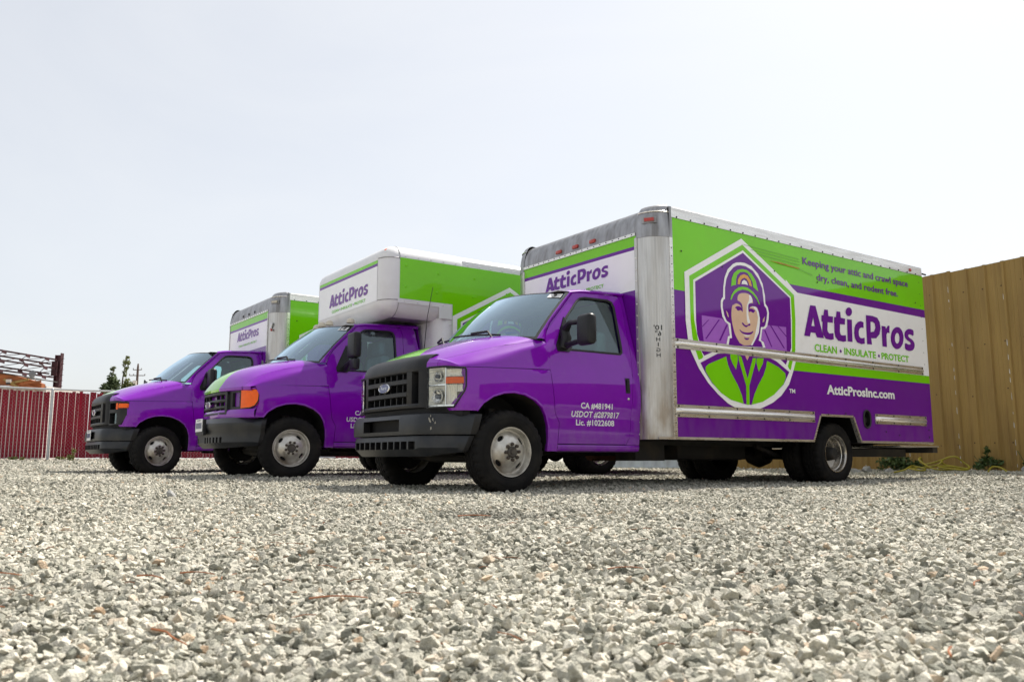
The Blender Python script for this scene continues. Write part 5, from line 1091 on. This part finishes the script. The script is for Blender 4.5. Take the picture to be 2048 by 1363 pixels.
gi = ng.nodes.new('NodeGroupInput'); go = ng.nodes.new('NodeGroupOutput'); ci = ng.nodes.new('GeometryNodeCollectionInfo'); ci.inputs['Collection'].default_value = SRC; ci.inputs['Separate Children'].default_value = True; ci.inputs['Reset Children'].default_value = True
m2p = ng.nodes.new('GeometryNodeMeshToPoints'); ip = ng.nodes.new('GeometryNodeInstanceOnPoints'); ip.inputs['Pick Instance'].default_value = True
def na(nm, ty): q = ng.nodes.new('GeometryNodeInputNamedAttribute'); q.data_type = ty; q.inputs['Name'].default_value = nm; return q.outputs[0]
ng.links.new(gi.outputs[0], m2p.inputs['Mesh']); ng.links.new(m2p.outputs[0], ip.inputs['Points']); ng.links.new(ci.outputs[0], ip.inputs['Instance'])
e2r = ng.nodes.new('FunctionNodeEulerToRotation'); ng.links.new(na('rot', 'FLOAT_VECTOR'), e2r.inputs[0]); ng.links.new(e2r.outputs[0], ip.inputs['Rotation'])
ng.links.new(na('pick', 'INT'), ip.inputs['Instance Index']); ng.links.new(na('size', 'FLOAT'), ip.inputs['Scale']); ng.links.new(ip.outputs[0], go.inputs[0])
md = gr.modifiers.new('scatter', 'NODES'); md.node_group = ng

gz = lambda x, y: float(ground_z(np.array(float(x)), np.array(float(y))))
# ------------------------------------------------------------------ red slatted chain-link fence
M_slat = pm('red slat', (.235, .004, .020), .6, 0, 0, spec=.2, var=.22, vscale=2.5, dirt=(.30, .05, .02), dirt_amt=.5, dirt_scale=1.3, dirt_lo=.55, dirt_hi=.75)
M_galv = pm('galvanised steel', (.46, .47, .48), .42, .75, 0, var=.12, vscale=6)
M_wire = pm('fence wire', (.30, .24, .24), .5, .3, var=.2)
FA = Vector((-12.95, 20.9)); FE = Vector((.8233, .5676)); FN = Vector((-.5676, .8233))
F = thing('slat_fence', 'dark red slatted chain-link fence with grey rail and post at the left edge', 'fence', (FA.x, FA.y, .24), math.atan2(FE.y, FE.x))
T0, T1 = -2.4, 13.4; HT = 1.84
def floc(t): return gz(FA.x+FE.x*t, FA.y+FE.y*t)-.24
slm = MB(); slm.box((0, 0, .86), (1, .007, 1.72), M_slat); so = slm.build('slat', F, None); first = True; r = random.Random(11)
t = T0+.06
while t < T1:
    if abs(t-1.16) > .05:
        o = so if first else bpy.data.objects.new('slat', so.data)
        if not first: COL.objects.link(o); o.parent = F
        first = False; w = .069 if t < 1.16 else r.choice((.076, .0795, .0815, .082)); o.location = (t, r.uniform(-.006, .006), floc(t)+.06+r.uniform(-.015, .015)); o.scale = (w, 1, 1+r.uniform(-.015, .012)); o.rotation_euler = (r.uniform(-.01, .01), r.uniform(-.006, .006), r.uniform(-.10, .10))
    t += .0835
mb = MB(); zt = lambda t: floc(t)+HT
mb.tube([(t, -.02, floc(t)+HT) for t in np.linspace(T0, T1, 20)], .024, M_galv, 8); mb.build('top_rail', F, 40)
for t in (1.16, 4.3, 7.4, 10.5, 13.3):
    mb = MB(); mb.tube([(t, -.045, floc(t)-.1), (t, -.045, floc(t)+HT-.01)], .034 if t < 2 else .028, M_galv, 10); mb.lathe([(0, .036), (.02, .034), (.04, .015), (.045, 0)], M_galv, 10, (t, -.045, floc(t)+HT-.01), 'z'); mb.build('post', F, 40)
mb = MB()
for k in range(-26, int((T1-T0)/.082)+2):
    for sg in (1, -1):
        t0 = T0+k*.082; a, b = (t0, t0+1.72*.9); 
        lo_, hi_ = max(a, T0), min(b, T1)
        if hi_-lo_ < .05: continue
        f = lambda t: (t-a)/(b-a)
        za, zb = (f(lo_), f(hi_)) if sg > 0 else (1-f(lo_), 1-f(hi_))
        mb.tube([(lo_, -.016-.003*sg, floc(lo_)+.04+za*1.78), (hi_, -.016-.003*sg, floc(hi_)+.04+zb*1.78)], 0.0018, M_wire, 3, False, False)
kind(mb.build('chain_link', F, None), 'stuff')
mb = MB(); mb.tube([(5.9, -.10, floc(5.9)+.10), (9.0, -.10, floc(9)+.08)], .022, M_galv, 8); mb.tube([(5.9, -.10, floc(5.9)+.03), (5.9, -.10, floc(5.9)+.3)], .022, M_galv, 8); mb.build('bottom_rail', F, 40)

# ------------------------------------------------------------------ tan ribbed sheet fence
M_tan = pm('tan sheet', (.30, .192, .062), .55, 0, 0, spec=.25, var=.14, vscale=1.2, stretch=(2, 2, .5), dirt=(.16, .085, .03), dirt_amt=.5, dirt_scale=2.2, dirt_lo=.5, dirt_hi=.75, dstretch=(5, 5, .35), rvar=.1)
M_screw = pm('rusty screw', (.045, .022, .012), .7, var=.3)
M_chip = pm('chipped paint', (.55, .52, .47), .7, var=.3)
TA = Vector((7.77, 12.72)); TE = Vector((-.47, .883)).normalized()
TF = thing('sheet_fence', 'tall tan ribbed metal sheet fence at the right edge', 'fence', (TA.x, TA.y, 0), math.atan2(TE.y, TE.x))
W = .914; prof = []
for k in range(3):
    x0 = k*W/3; prof += [(x0+.012, 0), (x0+.030, .032), (x0+.062, .032), (x0+.080, 0), (x0+.165, .0), (x0+.172, .006), (x0+.186, .006), (x0+.193, 0), (x0+.235, 0), (x0+.242, .006), (x0+.256, .006), (x0+.263, 0)]
prof += [(W+.012, 0), (W+.026, .028), (W+.062, .034), (W+.07, .025)]
pr = random.Random(4)
def sheet(k):
    mb = MB(); h = 3.31; zs = [0, .5, 1.0, 1.5, 2.0, 2.5, 3.0, h]
    rr = random.Random(40+k)
    mb.grid([[(x, d+.004*(k % 2)+rr.uniform(-.0015, .0015), z) for x, d in prof] for z in zs], M_tan, False)
    return mb
base = [sheet(0).build('panel', TF, 25), sheet(1).build('panel', TF, 25)]
for k in range(-20, 11):
    o = base[k+20] if k+20 < 2 else bpy.data.objects.new('panel', base[k % 2].data)
    if k+20 >= 2: COL.objects.link(o); o.parent = TF
    x = k*W; wx, wy = TA.x+TE.x*(x+.45), TA.y+TE.y*(x+.45); o.location = (x, 0, gz(wx, wy)-.02+pr.uniform(-.012, .012))
mb = MB(); cp = MB()
for k in range(-20, 11):
    for q in range(3):
        for z in (.45, 1.25, 2.05, 2.95):
            if pr.random() < .75: bolt_mb(mb, (k*W+q*W/3+.115+pr.uniform(-.02, .02), .001, z+.07+pr.uniform(-.05, .05)), .012, (0, 1, 0), M_screw, 6, .5)
    z = .15
    while z < 3.2:
        L = pr.uniform(.02, .16)
        if pr.random() < .6: 
            w = pr.uniform(.004, .009); x0 = k*W+W+.058; cp.add([(x0-w, .0365+.004*(k % 2), z), (x0+w, .036+.004*(k % 2), z+L*.2), (x0+w*.6, .036+.004*(k % 2), z+L), (x0-w*.7, .0365+.004*(k % 2), z+L*.8)], [(3, 2, 1, 0)], M_chip)
        z += L+pr.uniform(.02, .2)
kind(mb.build('screws', TF, None), 'stuff'); kind(cp.build('paint_chips', TF, None), 'stuff')
mb = MB()
for z in (.45, 1.25, 2.05, 2.95): mb.box((-4.2, -.05, z), (28.6, .05, .09), M_chas)
mb.build('cross_rail', TF, None)
# ------------------------------------------------------------------ background on the left
M_steel = pm('oxide red steel', (.052, .010, .014), .6, .1, 0, var=.25, vscale=3)
M_ply = pm('orange brown timber', (.30, .085, .018), .7, 0, 0, var=.35, vscale=1.5, stretch=(.6, .6, 4), dirt=(.06, .025, .01), dirt_amt=.7, dirt_scale=1.2)
M_wallw = pm('pale ribbed wall', (.55, .50, .46), .6, 0, 0, var=.12, vscale=2)
M_roof = pm('dark roof felt', (.05, .045, .04), .8, var=.3)
D0 = Vector((-23.72, 38.0)); DE = Vector((.153, .988)); DN = Vector((-.988, .153))
S = thing('steel_frame', 'dark red open steel frame of beams and plates above the timber shed', 'steel frame', (D0.x, D0.y, .25), math.atan2(DE.y, DE.x))
beams = ((4.99, 0), (4.78, .32), (4.55, .06), (4.28, .36), (4.09, .1))
for z, o in beams:
    mb = MB(); mb.box((.45, o, z), (6.6, .10, .055), M_steel); mb.box((.45, o, z+.03), (6.6, .13, .014), M_steel); mb.build('beam', S, None)
for t in (-2.6, -1.2, .2, 1.72, 3.05):
    for (z, o) in beams:
        mb = MB(); mb.box((t, o-.06, z-.05), (.30, .012, .15), M_steel, Matrix.Rotation(.15, 3, 'Y')); mb.build('gusset_plate', S, None)
    for i in range(4):
        (za, oa), (zb, ob) = beams[i], beams[i+1]
        mb = MB(); mb.tube([(t+.05, oa, za), (t+.05, ob, zb)], .018, M_steel, 5); mb.build('strut', S, None)
        mb = MB(); mb.tube([(t+1.25, oa, za), (t+.15, ob, zb)], .016, M_steel, 5); mb.build('diagonal_brace', S, None)
mb = MB(); mb.box((4.05, .05, 2.63), (.05, .26, 5.27), M_steel); mb.box((4.05, -.10, 2.66), (.22, .03, 5.4), M_steel); mb.box((4.05, .20, 2.63), (.22, .03, 5.27), M_steel); mb.build('column', S, None)
for k in range(7):
    mb = MB(); mb.box((4.05, -.17, 3.4+.28*k), (.05, .12, .02), M_steel); mb.build('cleat', S, None)
mb = MB(); mb.box((3.80, .1, 4.55), (.03, .32, .75), M_steel); mb.build('end_plate', S, None)
for t in (-2.2,):
    mb = MB(); mb.box((t, .1, 2.5), (.2, .3, 5.0), M_steel); mb.build('column', S, None)

M_ins2 = pm('grey dish', (.16, .16, .17), .5, var=.1)
B = thing('timber_shed', 'brown fascia shed with pale ribbed wall behind the red fence', 'shed', (-22.0, 36.2, .2))
mb = MB(); mb.box((-2.2, 1.6, 1.62), (7.4, 2.9, 3.24), M_wallw); w_ = mb.build('wall', B, None)
rb = MB(); rb.box((0, 0, 1.6), (.16, .07, 3.15), M_wallw); ro = rb.build('wall_rib', B, None); ro.location = (-5.6, .12, 0)
for k in range(1, 18):
    o = bpy.data.objects.new('wall_rib', ro.data); COL.objects.link(o); o.parent = B; o.location = (-5.6+.41*k, .12, 0)
mb = MB(); pts = [(-5.8, 3.24), (-5.8, 3.92), (-1.2, 3.84), (-.35, 3.76), (.30, 3.66), (.98, 3.48), (1.45, 3.32), (1.45, 3.12), (.7, 3.10), (-.1, 3.26)]
panel(mb, pts, [], None, lambda x, z: (x, -.15, z), M_ply, False, (0, .3, 0)); mb.build('fascia', B, None)
mb = MB(); panel(mb, [(-5.9, 3.92), (-1.2, 3.845), (-.35, 3.765), (.30, 3.665), (.30, 3.71), (-.35, 3.81), (-1.2, 3.89), (-5.9, 3.97)], [], None, lambda x, z: (x, -.22, z), M_roof, False, (0, 3.4, 0)); mb.build('roof', B, None)
for i, (x, z, a) in enumerate(((.55, 3.42, -.2), (.95, 3.2, .35), (.2, 3.32, .5), (1.15, 3.36, -.1))):
    mb = MB(); mb.box((x, -.24-.03*i, z), (.75, .03, .10), M_ply if i % 2 else M_tan, Matrix.Rotation(a, 3, 'Y')); mb.build('loose_board', B, None)
mb = MB(); mb.box((.10, -.30, 3.42), (.20, .12, .14), M_wallw, Matrix.Rotation(.2, 3, 'X')); mb.box((.10, -.32, 3.31), (.14, .14, .06), M_black); mb.build('flood_lamp', B, None)
mb = MB(); mb.lathe([(0, 0), (.01, .08), (.04, .15), (.045, .16)], M_ins2, 18, (1.15, -.45, 3.72), 'y'); mb.tube([(1.15, -.4, 3.72), (1.15, -.1, 3.45)], .02, M_galv, 6); mb.build('dish_aerial', B, 40)

def leaf_cloud(name, parent, clumps, n, size, mat, seed):
    r = random.Random(seed); mb = MB(); vs = []; fs = []
    tot = sum(c[3]*c[3]*c[4] for c in clumps)
    for cx, cy, cz, rx, rz in clumps:
        for _ in range(max(6, int(n*rx*rx*rz/tot))):
            v = Vector((r.gauss(0, 1), r.gauss(0, 1), r.gauss(0, 1))).normalized()*(r.random()**.45); p = Vector((cx+v.x*rx, cy+v.y*rx, cz+v.z*rz)); s = size*r.uniform(.5, 1.4)
            a = Vector((r.gauss(0, 1), r.gauss(0, 1), r.gauss(0, .7))).normalized(); b_ = a.cross(Vector((r.gauss(0, 1), r.gauss(0, 1), r.gauss(0, 1)))).normalized(); o = len(vs)
            vs += [p-a*s, p+b_*s*.45, p+a*s, p-b_*s*.45]; fs.append((o, o+1, o+2, o+3))
    mb.add(vs, fs, mat); return mb.build(name, parent, None)
M_leaf = pm('dark foliage', (.060, .085, .030), .7, 0, 0, var=.5, vscale=.8)
M_leaf2 = pm('olive foliage', (.11, .125, .03), .7, 0, 0, var=.5, vscale=.8)
M_bark = pm('bark', (.10, .075, .05), .9, var=.3)
def tree(label, x, y, top, clumps, mat, n, size, trunk):
    clumps = [(a*1.35, b_, c, d*1.4, e_*1.12) for a, b_, c, d, e_ in clumps]
    t = thing('tree', label, 'tree', (x, y, .25), 0)
    mb = MB(); mb.tube(trunk, [.22, .16, .09, .05][:len(trunk)] if len(trunk) <= 4 else .1, M_bark, 7); mb.build('trunk', t, 40)
    leaf_cloud('crown', t, clumps, n, size, mat, int(abs(x)*7)+n)
tree('dark slim tree with one tuft on top, left of the tree pair', -53.3, 110, 12.4, [(.05, 0, 12.1, .22, .22), (-.05, 0, 11.75, .26, .26), (-.12, 0, 11.35, .24, .2), (.0, 0, 10.5, .5, .6), (.15, 0, 9.8, .62, .7), (-.25, 0, 9.2, .85, .8), (.1, 0, 8.4, 1.0, 1.0), (-.1, 0, 7, 1.3, 1.4), (0, 0, 5.5, 1.4, 1.4)], M_leaf, 8500, .24, [(0, 0, 0), (0, 0, 5), (0, 0, 9), (0, 0, 12.2)])
tree('olive tree with a bare stem and tuft on top, right of the tree pair', -53.15, 113, 13.8, [(.2, 0, 13.7, .27, .3), (.02, 0, 13.2, .28, .3), (.28, 0, 13.0, .26, .35), (-.12, 0, 12.7, .2, .3), (.22, 0, 12.3, .22, .3), (.05, 0, 11.7, .26, .3), (.1, 0, 11.3, .18, .2), (.28, 0, 10.4, .35, .45), (.55, 0, 9.8, .6, .5), (.9, 0, 9.2, .55, .6), (.3, 0, 9.2, .6, .6), (.75, 0, 8.2, .95, .9), (1.3, 0, 8.2, .5, .6), (.4, 0, 7, 1.3, 1.3), (.4, 0, 5.5, 1.5, 1.5)], M_leaf2, 9500, .24, [(-.3, 0, 0), (-.3, 0, 8), (-.2, 0, 11), (.1, 0, 13.6)])
U = thing('utility_pole', 'wooden utility pole with two crossarms standing behind the trees', 'utility pole', (-59.1, 130, .25))
M_pole = pm('weathered pole', (.11, .075, .065), .9, var=.25); M_ins = pm('grey insulator', (.30, .30, .31), .4, var=.1)
mb = MB(); mb.tube([(0, 0, 0), (0, 0, 8), (0, 0, 14.2), (0, 0, 14.85)], [.26, .22, .17, .10], M_pole, 10); mb.build('pole', U, 40)
for z, a, b_ in ((13.85, -.62, .66), (12.95, -1.15, 1.25)):
    mb = MB(); mb.box(((a+b_)/2, -.2, z), (b_-a, .12, .11), M_pole); mb.build('crossarm', U, None)
    for x in ((a, b_) if z > 13 else (a, a+.62, b_)):
        mb = MB(); mb.tube([(x, -.2, z), (x, -.2, z+.28)], [.10, .07], M_ins, 8); mb.build('insulator', U, 40)
mb = MB(); mb.lathe([(0, 0), (0, .30), (1.0, .32), (1.05, .2), (1.1, 0)], M_wallw, 16, (-.18, -.45, 11.1), 'z'); mb.build('transformer', U, 40)

# ------------------------------------------------------------------ behind the trucks and by the tan fence
M_cont = pm('white painted steel', (.62, .66, .70), .5, 0, 0, var=.06, vscale=2, dirt=(.35, .36, .36), dirt_amt=.4, dirt_scale=3)
K = thing('storage_container', 'white ribbed storage container seen under the nearest truck', 'container', (4.1, 20.2, gz(4.1, 20)-.02), -.12)
mb = MB(); rows = []; xs = np.arange(-2.0, 2.01, .07)
rows = [[(x, -.5-(.03 if (i//2) % 2 else 0), z) for i, x in enumerate(xs)] for z in (.06, 1.75)]
mb.grid(rows, M_cont); mb.build('side_wall', K, None)
mb = MB(); mb.box((0, .55, .9), (4.0, 1.9, 1.7), M_cont); mb.build('body', K, None)
mb = MB(); mb.box((0, -.5, .03), (4.06, .12, .08), M_cont); mb.box((0, -.5, 1.78), (4.06, .12, .08), M_cont); mb.build('frame_rail', K, None)
M_yel = pm('yellow hose rubber', (.30, .25, .012), .5, 0, .2, var=.15, vscale=6)
def catmull(P, n=8):
    P = [Vector(p) for p in P]; o = []
    for i in range(len(P)-1):
        a, b_, c, d = P[max(i-1, 0)], P[i], P[i+1], P[min(i+2, len(P)-1)]
        for k in range(n):
            t = k/n; o.append(.5*((2*b_)+(c-a)*t+(2*a-5*b_+4*c-d)*t*t+(3*b_-a-3*c+d)*t**3))
    return o+[P[-1]]
hp = [(6.00, 13.15, .0), (6.12, 13.05, .035), (6.22, 13.1, .07), (6.34, 13.2, .08), (6.42, 13.0, .03), (6.30, 12.9, .02), (6.18, 13.0, .05), (6.30, 13.15, .05), (6.50, 13.1, .06), (6.62, 13.0, .09), (6.72, 13.05, .16), (6.66, 13.2, .12), (6.52, 13.25, .10), (6.44, 13.15, .20), (6.36, 13.05, .17), (6.46, 12.9, .05), (6.62, 12.8, .02), (6.84, 12.85, .03), (6.92, 13.0, .05), (6.80, 13.1, .08), (6.70, 13.05, .14), (6.76, 12.95, .20), (6.86, 12.9, .21), (6.96, 12.9, .13), (7.02, 12.85, .06), (6.90, 12.7, .02), (6.70, 12.7, .03), (6.55, 12.8, .06), (6.62, 12.95, .07), (6.82, 12.9, .06), (6.95, 12.75, .03)]
mb = MB(); mb.tube([(p.x, p.y, p.z+gz(p.x, p.y)+.02) for p in catmull(hp)], .014, M_yel, 7); tag(mb.build('hose', None, 40), 'tangled yellow hose lying in loops at the foot of the tan fence', 'hose')
mb = MB(); mb.tube([(p.x, p.y, p.z+gz(p.x, p.y)+.015) for p in catmull([(7.02, 12.35, 0), (7.08, 12.4, .04), (7.16, 12.45, .075), (7.24, 12.4, .06), (7.28, 12.3, .0)])], .013, M_yel, 7); tag(mb.build('hose', None, 40), 'short arched yellow hose end right of the tangled hose', 'hose')
M_rock = pm('grey rock', (.34, .34, .33), .85, 0, 0, var=.25, vscale=9, bump=.4, bscale=25)
for i, (x, y, s, lab) in enumerate(((5.74, 14.0, .11, 'rough grey rock nearest the rear wheel under the truck tail'), (5.92, 13.95, .13, 'largest pale grey rock in the pile under the truck tail'), (6.02, 14.2, .09, 'small grey rock at the back of the pile under the truck tail'), (6.13, 13.6, .085, 'rounded lone grey rock between the rock pile and the green bush'), (7.58, 12.35, .11, 'flat grey rock at the right edge beside the tan fence'))):
    o = bpy.data.objects.new('rock', stone_mesh(300+i, M_rock, 18)); COL.objects.link(o); o.location = (x, y, gz(x, y)+s*.30); o.scale = (s, s, s*.9); o.rotation_euler = (.3*i, .2, i*1.1); tag(o, lab, 'rock', 'rocks by the tan fence')
M_weed = pm('weed leaf', (.050, .085, .018), .6, 0, 0, var=.4, vscale=20); M_dry = pm('yellowing leaf', (.30, .22, .04), .6, 0, 0, var=.4, vscale=20); M_mix = pm('yellow green leaf', (.13, .14, .03), .6, 0, 0, var=.5, vscale=20); M_stem = pm('weed stem', (.09, .10, .03), .7, var=.2)
def weed(label, x, y, clumps, n, size, mat, stems, seed):
    t = thing('weed', label, 'weed', (x, y, gz(x, y)-.01), 0, 'weeds along the fences')
    mb = MB()
    for p in stems: mb.tube(p, .006, M_stem, 5)
    mb.build('stem', t, 40); leaf_cloud('leaves', t, clumps, n, size, mat, seed)
weed('bushy low green weed behind the yellow hose', 6.45, 14.0, [(-.15, 0, .13, .19, .13), (.12, 0, .12, .20, .12), (.34, .05, .09, .16, .09), (-.02, 0, .21, .12, .09)], 900, .035, M_weed, [[(0, 0, 0), (-.1, 0, .2)], [(.1, 0, 0), (.2, 0, .2)]], 1)
weed('tall upright dark weed with spreading leaves against the tan fence', 7.42, 13.05, [(.0, 0, .32, .045, .10), (-.02, 0, .18, .10, .08), (.14, 0, .14, .12, .06), (-.14, 0, .09, .08, .06)], 340, .04, M_weed, [[(0, 0, 0), (.02, 0, .40)], [(0, 0, 0), (.22, 0, .2)], [(0, 0, 0), (-.2, 0, .25)]], 2)
weed('arching weed stalk at the right edge of the tan fence', 7.70, 12.45, [(.02, 0, .12, .10, .10), (.14, 0, .08, .10, .08)], 260, .035, M_weed, [[(0, 0, 0), (-.08, 0, .18), (-.16, 0, .33)], [(0, 0, 0), (.1, 0, .2)]], 3)
weed('yellow green weed at the foot of the red fence right of its post', -11.42, 21.35, [(-.12, 0, .07, .12, .07), (.12, 0, .10, .10, .10), (.22, 0, .26, .07, .10)], 150, .045, M_mix, [[(0, 0, 0), (.22, 0, .3)]], 4)
weed('low yellowing weed at the foot of the red fence left of its post', -12.45, 20.9, [(-.05, 0, .06, .10, .06), (.2, 0, .07, .06, .10)], 70, .045, M_mix, [[(0, 0, 0), (.05, 0, .12)]], 5)
M_twig = pm('brown twig', (.28, .095, .03), .7, 0, 0, var=.35, vscale=30)
for i, (x, y, L, a, r_, lab) in enumerate(((-.345, 1.70, .115, .12, .0022, 'long reddish brown twig lying almost level in the middle foreground'), (-.545, 1.36, .115, -.75, .0022, 'thick brown twig pointing down to the right in the near left gravel'), (-.83, 1.95, .085, -.5, .0022, 'thin brown twig left of the near gravel centre, slanting down'), (-.74, 2.0, .09, -.25, .0020, 'second thin twig just right of the slanting one'), (.28, 2.1, .09, .1, .0020, 'short brown twig in the gravel ahead of the nearest front wheel'), (-1.22, 2.02, .12, -.15, .0024, 'brown twig near the left edge of the gravel'), (.60, 1.18, .05, 1.1, .002, 'short upright brown twig in the right foreground gravel'), (1.02, 1.87, .07, .9, .0020, 'curved thin twig far right in the gravel'), (-.18, 4.05, .16, .15, .0035, 'dry brown twig in the gravel under the front bumper'), (-1.02, 1.62, .12, -.08, .0018, 'pale thin twig lying level in the left foreground'))):
    q = [Vector((-L/2, 0, 0)), Vector((-L/6, L*.05, .004)), Vector((L/5, -L*.03, .006)), Vector((L/2, L*.04, .002))]; R = Matrix.Rotation(a, 3, 'Z')
    mb = MB(); mb.tube([R @ p for p in catmull(q, 4)], [lerp(r_, r_*.5, k/12) for k in range(13)], M_twig, 6); o = mb.build('twig', None, 40, (x, y, gz(x, y)+.021)); o.rotation_euler = (0, (.12 if i == 1 else .03), 0); tag(o, lab, 'twig', 'twigs on the gravel')
o = bpy.data.objects.new('concrete_lump', stone_mesh(405, M_rock, 12)); COL.objects.link(o); o.location = (-2.52, 6.2, gz(-2.52, 6.2)+.045); o.scale = (.050, .045, .045); tag(o, 'dark grey square concrete lump alone on the gravel left of the trucks', 'concrete lump')


# straw and needle bits caught between the stones
lr = random.Random(21); mb = MB()
for k in range(130):
    d = lr.uniform(1.2, 6.5)**1.0; a = lr.uniform(-.62, .62); x, y = d*sin(a), d*cos(a); L = lr.uniform(.02, .06); t = lr.uniform(0, 3.14)
    if lr.random() < .5: x, y = x*.5-.9, y*.4+1.2
    z = gz(x, y)+.012+.006*lr.random(); q = Vector((cos(t), sin(t), lr.uniform(-.12, .12)))*L*.5
    mb.tube([Vector((x, y, z))-q, Vector((x, y, z+.003)), Vector((x, y, z))+q], .0011, M_twig, 4)
kind(mb.build('straw_litter', None, 40), 'stuff')
